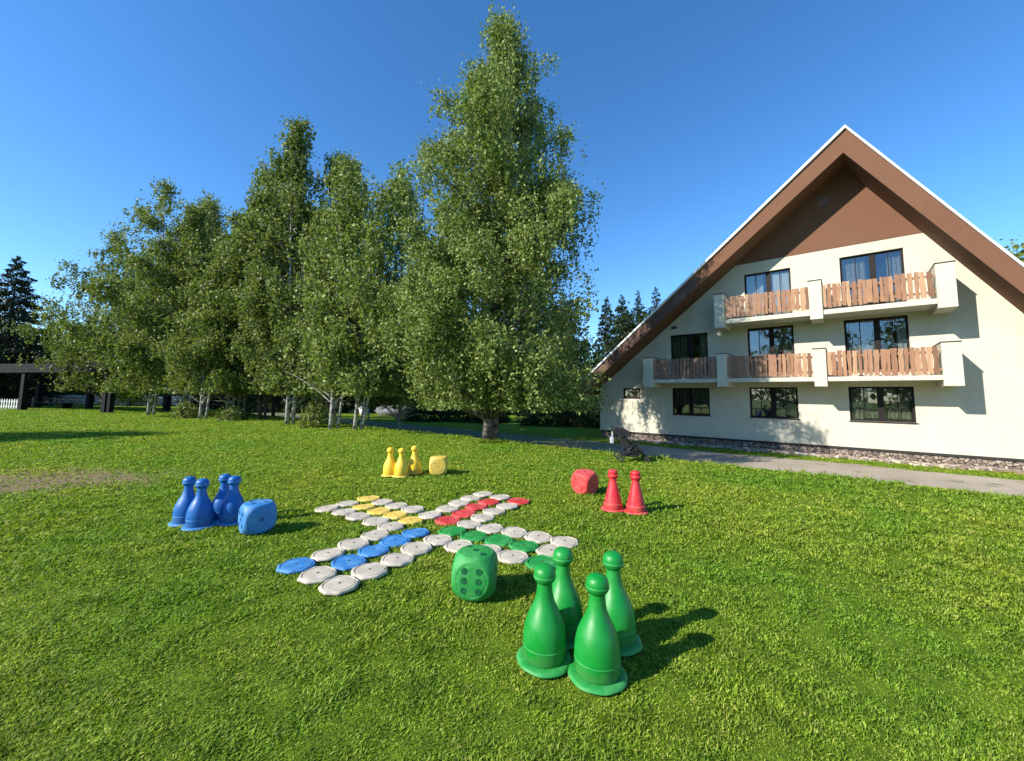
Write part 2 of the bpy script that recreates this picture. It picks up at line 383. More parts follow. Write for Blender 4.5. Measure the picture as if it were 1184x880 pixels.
PATH_S0, PATH_S1 = 14.9, 19.7
def path_edge(u, which):
    r = 0.14 * math.sin(u * 0.9 + which * 2) + 0.09 * math.sin(u * 2.3 + which) + 0.05 * math.sin(u * 6.1)
    return (PATH_S0 if which == 0 else PATH_S1) + r
def path_sheet():
    vs = []; fs = []; us = [-90 + i * 0.35 for i in range(400)]
    for u in us:
        for k in range(7):
            s = path_edge(u, 0) + (path_edge(u, 1) - path_edge(u, 0)) * k / 6
            x = FR[0] * u + FN[0] * s; y = FR[1] * u + FN[1] * s
            vs.append((x, y, g(x, y) + (0.012 if 0 < k < 6 else 0.003)))
    for i in range(len(us) - 1):
        for k in range(6): a = i * 7 + k; fs.append((a, a + 7, a + 8, a + 1))
    m, N, L, b = nmat('gravel_asphalt')
    co = N.new('ShaderNodeTexCoord').outputs['Object']
    n1 = noise_node(N, L, 0.7, 6, 0.6, co); n2 = noise_node(N, L, 40, 6, 0.8, co)
    r1 = ramp(N, L, n1.outputs[0], [(0.3, (0.31, 0.255, 0.185)), (0.7, (0.44, 0.37, 0.275))])
    r2 = ramp(N, L, n2.outputs[0], [(0.3, (0.6,) * 3), (0.7, (1.3,) * 3)])
    c = mixc(N, L, 1.0, r1.outputs[0], r2.outputs[0], 'MULTIPLY')
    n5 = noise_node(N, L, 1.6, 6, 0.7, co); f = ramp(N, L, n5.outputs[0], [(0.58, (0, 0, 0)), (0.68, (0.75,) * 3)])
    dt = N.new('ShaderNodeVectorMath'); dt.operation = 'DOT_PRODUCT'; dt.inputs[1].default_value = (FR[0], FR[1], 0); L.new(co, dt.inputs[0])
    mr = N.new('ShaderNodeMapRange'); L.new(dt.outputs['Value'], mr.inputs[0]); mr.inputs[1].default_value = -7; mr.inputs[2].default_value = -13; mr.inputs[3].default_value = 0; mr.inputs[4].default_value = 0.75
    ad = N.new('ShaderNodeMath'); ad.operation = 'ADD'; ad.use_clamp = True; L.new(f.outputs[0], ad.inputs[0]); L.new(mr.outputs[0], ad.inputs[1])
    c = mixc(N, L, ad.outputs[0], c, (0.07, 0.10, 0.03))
    L.new(c, b.inputs['Base Color']); b.inputs['Roughness'].default_value = 0.9; bump(N, L, n2.outputs[0], 0.6, 0.02, b)
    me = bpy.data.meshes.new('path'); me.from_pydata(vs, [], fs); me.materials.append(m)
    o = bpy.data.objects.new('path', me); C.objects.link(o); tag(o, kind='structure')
path_sheet()

# ---------------------------------------------------------------- the house
HZ = -0.8
house = thing('gable_house', 'large cream house with steep brown gable and wooden balconies', 'house', (FN[0] * 22, FN[1] * 22, HZ), -PHI)
HO = (0, 0, -HZ)                      # parts below use heights above datum 0, the root stands at HZ
AP = (0.51, 11.7); KL, KR = 0.812, 1.555
def under(x): return AP[1] - (KL * (AP[0] - x) if x < AP[0] else KR * (x - AP[0]))
WL, WR = -11.3, 7.3; BORD = 8.2
WIN = {  # name: (x0,x1,z0,z1, style)
    'g1': (-7.05, -5.2, 0.71, 2.11, 'dark'), 'g2': (-3.44, -1.55, 0.72, 2.13, 'lace'), 'g3': (0.2, 2.16, 0.73, 2.14, 'lace'),
    'small': (-9.84, -8.8, 1.56, 2.10, 'small'),
    'm1': (-7.07, -5.2, 2.72, 4.96, 'door'), 'm2': (-3.42, -1.58, 2.72, 4.98, 'door'), 'm3': (0.19, 2.15, 2.72, 4.99, 'doorwide'),
    't1': (-3.46, -1.58, 5.48, 7.66, 'blind'), 't2': (0.18, 2.17, 5.48, 7.74, 'door')}
def facade():
    mb = MB(HO)
    xl = AP[0] - (AP[1] - BORD) / KL; xr = AP[0] + (AP[1] - BORD) / KR
    poly = [(WL, -0.37), (WR, -0.37), (WR, under(WR)), (xr, BORD), (xl, BORD), (WL, under(WL))]
    loops = [poly] + [[(w[0], w[2]), (w[0], w[3]), (w[1], w[3]), (w[1], w[2])] for w in WIN.values()]
    flat = [p for l in loops for p in l]
    tr = tessellate_polygon([[Vector((x, z, 0)) for x, z in l] for l in loops])
    mb.add([(x, 0, z) for x, z in flat], [tuple(t) for t in tr])
    for x0, x1, z0, z1, st in WIN.values():
        d = 0.17
        vs = [(x, y, z) for y in (0, d) for x, z in ((x0, z0), (x1, z0), (x1, z1), (x0, z1))]
        mb.add(vs, [(i, (i + 1) % 4, 4 + (i + 1) % 4, 4 + i) for i in range(4)])
    # side and rear walls
    mb.box(WL, WL + 0.25, 0.001, 11.8, -0.37, under(WL) + 0.05); mb.box(WR - 0.25, WR, 0.001, 11.8, -0.37, under(WR))
    rear = [(WL, -0.37), (WR, -0.37), (WR, under(WR)), AP, (WL, under(WL))]
    mb.prism(rear, 11.6, 11.85)
    mb.build('wall', M['stucco'], house)
    gb = MB(HO); gb.prism([(xl, BORD), (xr, BORD), AP], -0.012, 0.2); gb.build('gable_wall', M['brown'], house)
    # interior floors keep each storey dark and closed
    fl = MB(HO)
    for z, xa, xb in ((-0.3, WL + .3, WR - .3), (2.5, -10.2, 6.0), (5.3, -6.7, 4.2)): fl.box(xa, xb, 0.35, 11.5, z, z + 0.12)
    fl.box(-10.2, 6.0, 5.0, 5.1, -0.18, 2.5); fl.box(-6.7, 4.2, 5.0, 5.1, 2.62, 5.3); fl.box(-3.6, 2.6, 4.0, 4.1, 5.42, 8)
    fl.build('floor', simple('interior_plaster', (0.35, 0.31, 0.26), 0.9), house)
    pl = MB(HO); pl.box(WL + 0.06, WR - 0.06, 0.10, 11.7, -1.1, -0.45)
    pl.box(WL + 0.02, WR - 0.02, 0.04, 11.75, -0.46, -0.37, 1)  # strip coloured dark to paint the shadow below the wall's lower edge
    pl.build('plinth', [M['masonry'], M['gap_shade_paint']], house)
facade()
def roof():
    XL, XR = -11.75, 7.9
    oa = (0.62, 12.74); ol = (XL, oa[1] - 0.838 * (oa[0] - XL)); orr = (XR, oa[1] - 1.612 * (XR - oa[0]))
    il = (XL, under(XL)); ir = (XR, under(XR))
    ol = (XL, max(ol[1], il[1] + 0.5)); orr = (XR, max(orr[1], ir[1] + 0.5))
    mb = MB(HO); y0, y1 = -1.5, 12.6
    sh = 0.10
    oa2 = (oa[0], oa[1] - sh); ol2 = (ol[0], ol[1] - sh); or2 = (orr[0], orr[1] - sh)
    P = [oa2, ol2, il, AP, ir, or2]
    n = 6
    vs = [(x, y, z) for y in (y0, y1) for x, z in P]
    mb.add(vs, [(0, 1, n + 1, n), (5, 0, n, n + 5)], 1)                     # covering
    mb.add(vs, [(2, 3, n + 3, n + 2), (3, 4, n + 4, n + 3), (1, 2, n + 2, n + 1), (4, 5, n + 5, n + 4)], 0)  # soffit and eaves
    mb.add(vs, [(n, n + 1, n + 2, n + 3), (n, n + 3, n + 4, n + 5), (0, 3, 2, 1), (0, 5, 4, 3)], 0)
    rf = mb.build('roof', [M['brown'], M['roof']], house)
    fb = MB(HO)
    for a, b_, c, d in ((oa2, ol2, (il[0], il[1] - .04), (AP[0], AP[1] - .04)), (or2, oa2, (AP[0], AP[1] - .04), (ir[0], ir[1] - .04))):
        fb.prism([a, b_, c, d], -1.56, -1.502)
    fb.build('fascia', M['brown'], rf)
    # weathered boards over the lower end of the fascia
    wb = MB(HO)
    def fz(x, t): return (ol2[1] + (x - XL) * (oa2[1] - ol2[1]) / (oa2[0] - XL)) * (1 - t) + (under(x) - .04) * t
    x = XL; rnd = random.Random(4)
    while x < -5.3:
        w = 0.16; wb.prism([(x, fz(x, 0.98)), (x + w, fz(x + w, 0.98)), (x + w, fz(x + w, .02)), (x, fz(x, .02))], -1.585 - rnd.uniform(0, .012), -1.562); x += w + 0.006
    wb.build('fascia_boards', simple('weathered_fascia_boards', (0.12, 0.062, 0.04), 0.75, 0.6, 2.5, 0.3), rf)
    for nm, (p, q) in (('verge_trim', (ol, oa)), ('verge_trim', (oa, orr))):
        tb = MB(HO); k = 14; rr = random.Random(3)
        for i in range(k):
            a = (p[0] + (q[0] - p[0]) * i / k, p[1] + (q[1] - p[1]) * i / k); b = (p[0] + (q[0] - p[0]) * (i + 1) / k, p[1] + (q[1] - p[1]) * (i + 1) / k)
            j = rr.uniform(-.008, .008)
            tb.prism([(a[0], a[1] - 0.09), (b[0], b[1] - 0.09), (b[0], b[1] + 0.03 + j), (a[0], a[1] + 0.03 + j)], -1.66, -1.35)
        tb.build(nm, M['white'], rf)
    # snow guards: small bumps along the verge
    for (p, q, k) in ((oa, orr, 5), (oa, ol, 6)):
        for i in range(1, k):
            t = i / k; sg = MB(HO); sg.box(p[0] + (q[0] - p[0]) * t - .05, p[0] + (q[0] - p[0]) * t + .05, -1.3, -1.1, p[1] + (q[1] - p[1]) * t - .12, p[1] + (q[1] - p[1]) * t + .13)
            sg.build('snow_guard', M['cap'], rf)
    gt = MB(HO); gt.tube([(XL - .08, -1.5, il[1] + .12), (XL - .08, 12.5, il[1] + .12)], .08, 10); gt.build('gutter', M['cap'], rf)
roof()
def window(x0, x1, z0, z1, st, seed):
    rnd = random.Random(seed); fr = MB(HO); y0, y1 = 0.10, 0.17; t = 0.075
    fr.box(x0, x1, y0, y1, z0, z0 + t); fr.box(x0, x1, y0, y1, z1 - t, z1)
    fr.box(x0, x0 + t, y0, y1, z0 + t, z1 - t); fr.box(x1 - t, x1, y0, y1, z0 + t, z1 - t)
    panes = []
    if st == 'small': panes = [(x0 + t, x1 - t)]
    else:
        mx = x0 + (x1 - x0) * (0.5 if st in ('lace', 'dark') else 0.53); mw = 0.10
        fr.box(mx - mw, mx + mw, y0 + 0.002, y1 - 0.002, z0 + t, z1 - t)
        panes = [(x0 + t, mx - mw), (mx + mw, x1 - t)]
        for a, b in panes:
            c = (a + b) / 2; fr.box(c - 0.016, c + 0.016, y0 + 0.025, y1 - 0.02, z0 + t, z1 - t)
            if st == 'door': fr.box(a, b, y0 + 0.02, y1 - 0.02, z0 + 0.8, z0 + 0.9)
    f = fr.build('window', M['frame'], house)
    for a, b in panes:
        pb = MB(HO); pb.box(a + .001, b - .001, 0.132, 0.138, z0 + t + .001, z1 - t - .001); pb.build('pane', M['glass'], f)
    if st in ('dark', 'lace', 'small'):
        sb = MB(HO); sb.box(x0 - 0.04, x1 + 0.04, -0.05, 0.10, z0 - 0.035, z0 - 0.002); sb.build('sill', M['frame'], f)
    # curtains
    def curtain(a, b, zt, zb, y, mat, amp=0.025, nm='curtain'):
        cb = MB(HO); n = max(8, int((b - a) / 0.025)); vs = []
        for i in range(n + 1):
            x = a + (b - a) * i / n; yy = y + amp * math.sin(i * 1.05 + rnd.random() * .5)
            vs += [(x, yy, zt), (x, yy * 1.0 + 0.005, (zt + zb) / 2), (x, yy, zb + 0.015 * math.sin(i * .8))]
        fs = []
        for i in range(n):
            for k in range(2): a_ = i * 3 + k; fs.append((a_, a_ + 1, a_ + 4, a_ + 3))
        cb.add(vs, fs); cb.build(nm, mat, f, smooth=True)
    if st == 'lace':
        curtain(x0 + .05, x1 - .1, z1 - .06, z0 + .12, 0.34, M['lace'])
        curtain(x0 + .02, x0 + .42, z1 - .04, z0 + .05, 0.27, M['lace'], .04)
    if st == 'dark': curtain(x0 + .05, x1 - .05, z1 - .06, z0 + .5, 0.4, M['lace'])
    if st == 'door':
        curtain(x0 + .05, x0 + (x1 - x0) * .42, z1 - .06, z0 + .1, 0.36, M['lace'])
        curtain(x1 - .5, x1 - .05, z1 - .06, z0 + .1, 0.36, M['lace'])
    if st == 'doorwide':
        curtain(x0 + .05, x0 + (x1 - x0) * .5, z1 - .06, z0 + .1, 0.36, M['lace'])
        curtain(x1 - .32, x1 - .05, z1 - .3, z0 + .1, 0.30, M['pale_cloth'], .03)
    if st == 'blind':
        curtain(x0 + .05, x0 + .75, z1 - .06, z0 + .1, 0.30, M['pale_cloth'], .01)
        curtain(x0 + 1.0, x1 - .05, z1 - .12, z0 + .1, 0.24, M['pale_cloth'], .008, 'blind')
for i, w in enumerate(WIN.values()): window(*w, seed=i)
def vents():
    vb = MB(HO); vb.box(-.42, -.06, -0.05, -0.013, 10.22, 10.62)
    for i in range(5): vb.box(-.39, -.09, -0.065, -0.051, 10.27 + i * .065, 10.30 + i * .065)
    vb.build('vent', M['vent'], house)
    lb = MB(HO); lb.box(-6.95, -6.7, -0.16, -0.002, 5.30, 5.42); lb.build('wall_lamp', M['cap'], house)
vents()
Q = 1.5
def balcony(name_label, x0, x1, zs0, zs1, piers, zp0, zp1, zr0, zr1, bays, seed):
    rnd = random.Random(seed)
    sb = MB(HO); sb.box(x0 + .2, x1 - .2, -Q + 0.06, -0.002, zs0, zs1)
    b = sb.build('balcony', M['stucco'], house); b['label'] = name_label
    for a, c in piers:
        pb = MB(HO)
        # fin: slightly wider at the front foot
        pb.box(a, c, -Q, -0.002, zp0, zp1)
        pb.box(a - .025, c + .025, -Q - .03, 0.0, zp1, zp1 + .035, 1)
        o = pb.build('pier', [M['stucco'], M['cap']], b)
        bv = o.modifiers.new('bevel', 'BEVEL'); bv.width = 0.012; bv.segments = 2
    for a, c in bays:
        rb = MB(HO)
        for z in (zr0 + 0.16, zr1 - 0.2): rb.box(a, c, -Q + 0.12, -Q + 0.17, z - .045, z + .045)
        x = a + 0.01
        while x < c - 0.05:
            w = rnd.uniform(0.10, 0.165); w = min(w, c - x); gap = rnd.choice([0.01, 0.016, 0.028, 0.04, 0.052])
            zt = zr1 + rnd.uniform(-.03, .025); zb = zr0 + rnd.uniform(-.04, .03); ti = rnd.uniform(-.022, .022); tw = rnd.uniform(-.012, .012)
            yy = -Q + 0.095 + rnd.uniform(-.008, .008); k = 5; L_ = []; R_ = []
            for i in range(k):
                t = i / (k - 1); z = zb + (zt - zb) * t; dx = ti * (t - .5)
                L_.append((x + dx + rnd.uniform(-.014, .014), z)); R_.append((x + w + dx + tw * t + rnd.uniform(-.014, .014), z))
            R_[-1] = (R_[-1][0], R_[-1][1] + rnd.uniform(-.02, .02))
            rb.prism(L_[:1] + R_ + L_[::-1][:-1], yy - .012, yy + .012)
            x += w + gap
        rb.build('railing', M['planks'], b)
balcony('long lower balcony with three bays of rough wooden boards', -8.0, 3.27, 2.34, 2.51,
        [(-8.02, -7.52), (-4.5, -4.07), (-.86, -.44), (2.78, 3.27)], 2.12, 3.66, 2.55, 3.54, [(-7.5, -4.52), (-4.05, -.88), (-.42, 2.76)], 1)
balcony('shorter upper balcony with two bays of rough wooden boards', -4.5, 3.3, 5.08, 5.27,
        [(-4.52, -4.09), (-.88, -.45), (2.8, 3.29)], 4.9, 6.52, 5.36, 6.32, [(-4.07, -.9), (-.43, 2.78)], 2)
def rubble():
    rng = np.random.default_rng(5); P = []
    n = 900
    for i in range(n):
        u = rng.uniform(-10.5, 7); s = 22 - 0.12 - abs(rng.normal(0, 0.28)); sz = rng.uniform(.03, .10)
        x = FR[0] * u + FN[0] * s; y = FR[1] * u + FN[1] * s; z = -0.8
        P.append((x, y, z, sz))
    mb = MB()
    rnd = random.Random(8)
    for x, y, z, sz in P:
        vs = []
        for sx in (-1, 1):
            for sy in (-1, 1):
                for sz_ in (-1, 1): vs.append((x + sx * sz * rnd.uniform(.6, 1.3), y + sy * sz * rnd.uniform(.6, 1.1), z + sz * .3 + sz_ * sz * rnd.uniform(.4, .8)))
        mb.add(vs, [(0, 1, 3, 2), (4, 6, 7, 5), (0, 4, 5, 1), (2, 3, 7, 6), (0, 2, 6, 4), (1, 5, 7, 3)])
    tag(mb.build('rubble_stones', M['rubble']), 'loose pale rubble stones along the foot of the house wall', 'stones', kind='stuff')
rubble()

# ---------------------------------------------------------------- vegetation
def leaf_quads(P, size, rng, flat=0.0, asp=0.62, updown=None):
    n = len(P)
    u = rng.normal(size=(n, 3)); u[:, 2] *= (1 - flat)
    if updown is not None: u[:, 2] -= updown
    u /= np.linalg.norm(u, axis=1, keepdims=True) + 1e-9
    w = rng.normal(size=(n, 3)); v = np.cross(u, w); v /= np.linalg.norm(v, axis=1, keepdims=True) + 1e-9
    a = (size * rng.uniform(.65, 1.25, n))[:, None] * .5
    nrm = np.cross(u, v)
    q = np.stack([P - u * a, P + v * a * asp + nrm * a * .2, P + u * a, P - v * a * asp + nrm * a * .2], 1)
    return q.reshape(-1, 3)
def tree(label, base, H, prof, t0, nleaf, lsize, leaf='leaf_copse', barkm='birch_bark', tr=0.16, limbs=46, seed=0, stems=1, group='trees of the copse',
         name='birch_tree', cat='tree', hang=0.5, clump=0.42, rise=0.45, lean=(0, 0), gap=0.25, stem_top=0.98, floor=.35, cap=1.22):
    rng = np.random.default_rng(seed); x0, y0 = base; z0 = g(x0, y0)
    root = thing(name, label, cat, (x0, y0, z0), 0, group)
    tb = MB(); centres = []; weights = []
    def trunk_pt(t, off=(0, 0)):
        sp = min(1, t * 2.2)
        return Vector((lean[0] * t + off[0] * sp + 0.012 * H * math.sin(t * 5 + seed) * t, lean[1] * t + off[1] * sp + 0.012 * H * math.cos(t * 4.2 + seed * 2) * t, t * H))
    offs = [(0, 0)] + [(rng.uniform(-1, 1) * .035 * H + .3, rng.uniform(-1, 1) * .03 * H) for _ in range(stems - 1)]
    for si, of in enumerate(offs):
        k = 12; top = stem_top * (1 if si == 0 else .7)
        pts = [trunk_pt(top * i / k, of) + Vector((0.25 * (si > 0), .1 * (si > 0), -.15 if i == 0 else 0)) for i in range(k + 1)]
        rad = [tr * (0.75 if si else 1) * ((1 - i / k) ** .85 * (1.25 if i == 0 else 1)) + .012 for i in range(k + 1)]
        tb.tube(pts, rad, 9)
    for k in range(limbs):
        te = t0 + (1 - t0) * ((k + rng.uniform(0, 1)) / limbs) ** 1.05; az = k * 2.39996 + rng.normal(0, .35)
        ca, sa = math.cos(az), math.sin(az)
        l, r = prof(te); dep = (l + r) / 2
        rr = math.hypot(ca * (r if ca > 0 else l), sa * dep) * min(cap, rng.choice([rng.uniform(.5, 1.0), rng.uniform(.8, 1.22)]))
        rr = max(rr, .25)
        ts = max(te - rr * rise / H - .01, t0 * .55 if te < .4 else te * .6)
        of = offs[k % len(offs)]
        p0 = trunk_pt(min(ts, stem_top), of); p2 = trunk_pt(min(te, .995)); p2 = Vector((p2.x + ca * rr, p2.y + sa * rr, te * H + rng.normal(0, .25)))
        pm = p0.lerp(p2, .5) + Vector((0, 0, rr * rng.uniform(.12, .3)))
        pts = [p0 * (1 - s) ** 2 + pm * 2 * s * (1 - s) + p2 * s * s for s in (0, .25, .5, .75, 1)]
        r0 = tr * .34 * (1 - ts) + .012
        tb.tube(pts, [r0, r0 * .75, r0 * .5, r0 * .3, .006], 5, cap=False)
        L_ = (p2 - p0).length; nc = max(3, int(L_ / .42)); dens = rng.uniform(1 - gap * 1.5, 1 + gap)
        for c in range(nc):
            s = ((c + rng.uniform(0, 1)) / nc) ** .75; s = .22 + .78 * s if L_ > 1.2 else s
            p = p0 * (1 - s) ** 2 + pm * 2 * s * (1 - s) + p2 * s * s
            sp = .22 * L_ * (1 - s * .55)
            q = (p.x + rng.normal(0, sp * .6), p.y + rng.normal(0, sp * .6), p.z + rng.normal(0, sp * .35))
            if rng.uniform() < .35:
                tb.tube([p, Vector(q)], [max(.005, r0 * .3), .004], 4, cap=False)
            centres.append(q); weights.append(dens * rng.uniform(.4, 1.5))
    cen = np.array(centres); w = np.array(weights); w = np.clip(w, 0, None); w /= w.sum()
    idx = rng.choice(len(cen), nleaf, p=w)
    P = cen[idx] + rng.normal(size=(nleaf, 3)) * np.array([clump, clump, clump * .62])
    # hanging sprays: leaves gather along thin strands
    ns = max(1, nleaf // 26); st_off = rng.normal(size=(ns, 3)) * np.array([clump, clump, clump * .6]); st_c = rng.choice(len(cen), ns, p=w)
    half = rng.uniform(size=nleaf) < (.65 if hang > 0 else 0)
    sid = rng.integers(0, ns, nleaf)
    PS = cen[st_c[sid]] + st_off[sid] + rng.normal(size=(nleaf, 3)) * .055
    PS[:, 2] -= rng.uniform(0, 1, nleaf) * hang * (0.4 + rng.uniform(size=ns)[sid])
    P[half] = PS[half]
    P = P[P[:, 2] > floor]
    np_mesh('crown', leaf_quads(P, lsize, rng, updown=.35), 4, M[leaf], root)
    tb.build('trunk', M[barkm], root, smooth=True)
    return root
def conifer(label, base, H, Rb, seed, nleaf=9000, lsize=.28, group='conifers', leaf='needle', t0=0.08, name='spruce_tree'):
    rng = np.random.default_rng(seed); x0, y0 = base; z0 = g(x0, y0)
    root = thing(name, label, 'tree', (x0, y0, z0), 0, group); tb = MB()
    tb.tube([(0, 0, -.2), (0, 0, H * .5), (0, 0, H * .985)], [H * .016, H * .009, .01], 8)
    A = []; B = []; W = []
    nb = int(16 * H / 1.2 * .55)
    for k in range(nb):
        t = t0 + (1 - t0) * (k + rng.uniform()) / nb; az = k * 2.39996 + rng.normal(0, .3)
        rr = Rb * (1 - t) ** .85 * rng.uniform(.7, 1.12) + .12
        d = np.array([math.cos(az), math.sin(az)])
        p0 = np.array([0, 0, t * H]); p1 = np.array([d[0] * rr, d[1] * rr, t * H - rr * rng.uniform(.12, .34)])
        tb.tube([Vector(p0), Vector(p1)], [.03 * (1 - t) + .008, .006], 4, cap=False)
        A.append(p0); B.append(p1); W.append(rr)
    A = np.array(A); B = np.array(B); W = np.array(W); W = W ** 1.3; W /= W.sum()
    i = rng.choice(nb, nleaf, p=W); s = rng.uniform(.08, 1.03, nleaf) ** .7; s = s[:, None]
    P = A[i] * (1 - s) + B[i] * s
    wd = .22 * np.linalg.norm(B[i] - A[i], axis=1)[:, None] * (1.1 - s * .75)
    off = rng.normal(size=(nleaf, 3)) * np.array([1, 1, .35]) * wd; off[:, 2] -= np.abs(rng.normal(size=nleaf)) * .14
    np_mesh('crown', leaf_quads(P + off, lsize, rng, flat=.3, asp=.4, updown=.2), 4, M[leaf], root)
    tb.build('trunk', M['dark_bark'], root)
    return root

# big birch beside the path
BP = [(17.44, 0.20, 0.61), (16.30, -1.15, 1.82), (15.42, -1.35, 2.36), (14.21, -2.70, 2.76), (12.93, -3.64, 2.90), (11.44, -3.64, 3.37), (9.96, -3.91, 3.91), (8.14, -4.18, 3.71), (6.79, -4.38, 4.11), (5.44, -4.18, 4.38), (4.09, -3.78, 4.52), (2.81, -3.37, 4.52), (1.67, -2.70, 4.45), (0.86, -2.02, 4.05)]
BP = [(h, l * (.82 if h > 12.5 else 1), q * (.74 if h > 12.5 else .86 if h > 6.5 else 1.0)) for h, l, q in BP]
bh = [p[0] for p in BP][::-1]; bl = [-p[1] for p in BP][::-1]; br = [p[2] for p in BP][::-1]
def bprof(t): return float(np.interp(t * 17.45, bh, bl)), float(np.interp(t * 17.45, bh, br))
tree('tall leaning-crowned birch standing alone beside the path, tallest tree in view', (-.86, 14.9), 16.9, bprof, 0.075, 205000, .118, 'leaf_birch', 'old_bark', .17,
     190, 11, stems=2, group=None, floor=1.15, cap=.95, hang=.95, clump=.24, rise=.55, gap=.78, lean=(.45, 0))
def dome(r, low=.3, peak=.42):
    def f(t):
        r_ = r * (1 + .13 * math.sin(t * 17 + r * 5)); return g_(t, r_)
    def g_(t, r):
        if t < peak: v = r * (.62 + .38 * math.sin(math.pi / 2 * max(0, t - .05) / (peak - .05)))
        else: v = r * max(.03, (1 - ((t - peak) / (1 - peak)) ** 1.35)) ** .95
        return v, v
    return f
# copse: x, y, height, radius, leaf, label
COPSE = [
 (-32.6, 32.2, 15, 3.9, .16, 'broad low birch at the left end of the copse, behind the timber shelter post'),
 (-24.4, 27, 16.6, 3.1, .16, 'bushy birch with low boughs, first of the copse right of the timber shelter'),
 (-25.2, 30.9, 17.6, 2.9, .16, 'birch with a ragged top rising behind the leftmost boughs of the copse'),
 (-20.9, 25.6, 14.2, 2.4, .18, 'light green birch standing just left of the three leaning pale stems'),
 (-17.7, 25, 13.2, 2.3, .20, 'yellow-green birch standing just right of the three leaning pale stems'),
 (-18.9, 27.8, 16.6, 2.5, .18, 'round topped birch rising behind the three leaning pale stems'),
 (-15, 24, 15.4, 2.2, .19, 'narrow birch near the middle of the copse with a dark forked trunk'),
 (-17.5, 29.5, 18.9, 2.7, .14, 'tall birch far back in the middle of the copse'),
 (-10.2, 21.4, 15, 2, .17, 'birch with two close stems right of the tallest birch of the copse'),
 (-11.35, 20.4, 16.3, 2.15, .20, 'tallest birch of the copse, its pointed top above all the others'),
 (-8.15, 18.2, 12.9, 1.8, .34, 'slender birch with a bright white trunk showing high up through thin leaves'),
 (-6.95, 17.9, 11.6, 1.8, .26, 'birch with leaning trunk at the right end of the copse front'),
 (-6.2, 22.5, 15.6, 2.6, .15, 'dense birch filling the gap between the copse and the big lone birch'),
 (-13.0, 23.3, 13.6, 2.3, .22, 'low crowned birch filling the gap left of the tallest birch of the copse'),
 (-9.1, 20.6, 13.4, 2.0, .22, 'birch squeezed between the tallest birch and the white-trunked slender birch'),
 (-22.4, 29.2, 16.2, 2.9, .16, 'birch behind and left of the leaning pale stems'),
 (-18.2, 23.5, 9.5, 1.7, .34, 'young birch with three leaning pale stems at the front of the copse'),
]
for i, (x, y, H, r, t0, lab) in enumerate(COPSE):
    bright = i in (3, 4, 1)
    thin = i in (10, 11, 16)
    tree(lab, (x, y), H, dome(r * 1.32), t0 * .55 if not thin else .16, {16: 11000, 10: 13000, 11: 17000, 14: 24000}.get(i, 46000), .165, 'leaf_birch' if i in (8, 9, 10, 11, 12, 14, 2, 7) else 'leaf_copse', 'dark_bark' if i in (0, 6, 2, 7) else 'birch_bark', (.07 if i == 16 else .035 + H * .0032), 62, 30 + i,
         stems=3 if i in (16, 11, 3, 8) else 2 if i in (1, 2, 4, 5, 6, 9, 10, 13, 14) else 1, floor=1.5, hang=.75, clump=.30, gap=.72, rise=.75, lean=((i % 3 - 1) * .6, 0))
# bright low trees beyond the shelter
for i, (x, y, H, r, lab) in enumerate([(-58, 50, 9.0, 4.4, 'low sunlit yellow-green tree above the shelter roof, next to the dark spruce'),
                                        (-50, 48, 10.0, 4.2, 'low sunlit yellow-green tree above the right end of the shelter roof'),
                                        (-42, 44, 12.5, 3.6, 'small-leaved tree peeping between the shelter and the copse')]):
    tree(lab, (x, y), H, dome(r), .08, 9000, .36, 'leaf_bright', 'dark_bark', .16, 40, 60 + i, group='sunlit trees beyond the shelter', name='broadleaf_tree', hang=0, clump=.6)
# dark wood behind
BACK = [(-74, 58, 9.5, 4.5), (-66, 60, 9, 4.5), (-47, 56, 12, 4.5), (-45.5, 50.5, 14, 4.2), (-42.5, 53, 16, 4.2), (-37.4, 54, 17.0, 4.4), (-31.0, 55, 17.5, 4.4), (-26, 53, 17, 4.2), (-21, 51, 17, 4.2),
        (-16.3, 52, 15.5, 4.2), (-12.4, 52, 14.2, 4.2), (-7.8, 52, 14.8, 4.2), (-3.2, 53, 14.4, 4.2), (1.4, 55, 14.8, 4.4), (6.3, 54, 14.6, 4.2)]
BL = ['far left end of the wood, behind the white picket fence', 'wood edge straight behind the spruce at the left', 'wood behind the right end of the shelter roof', 'wood behind the leftmost copse birch',
      'wood behind the low boughs left of the leaning stems', 'wood straight behind the leaning pale stems', 'wood behind the middle of the copse', 'wood behind the tallest copse birch', 'wood behind the white-trunked slender birch',
      'wood above the long grey boulder', 'wood just right of the long grey boulder', 'wood left of the trunk of the big lone birch', 'wood straight behind the trunk of the big lone birch',
      'wood right of the trunk of the big lone birch', 'wood between the big lone birch and the house']
for i, (x, y, H, r) in enumerate(BACK):
    tree('dark shaded tree of the ' + BL[i], (x, y), H, dome(r, peak=.3), .02, 8500, .5, 'leaf_dark', 'dark_bark', .22, 46, 80 + i, group='dark wood behind the copse', name='shade_tree', hang=0, clump=.75, gap=.2)
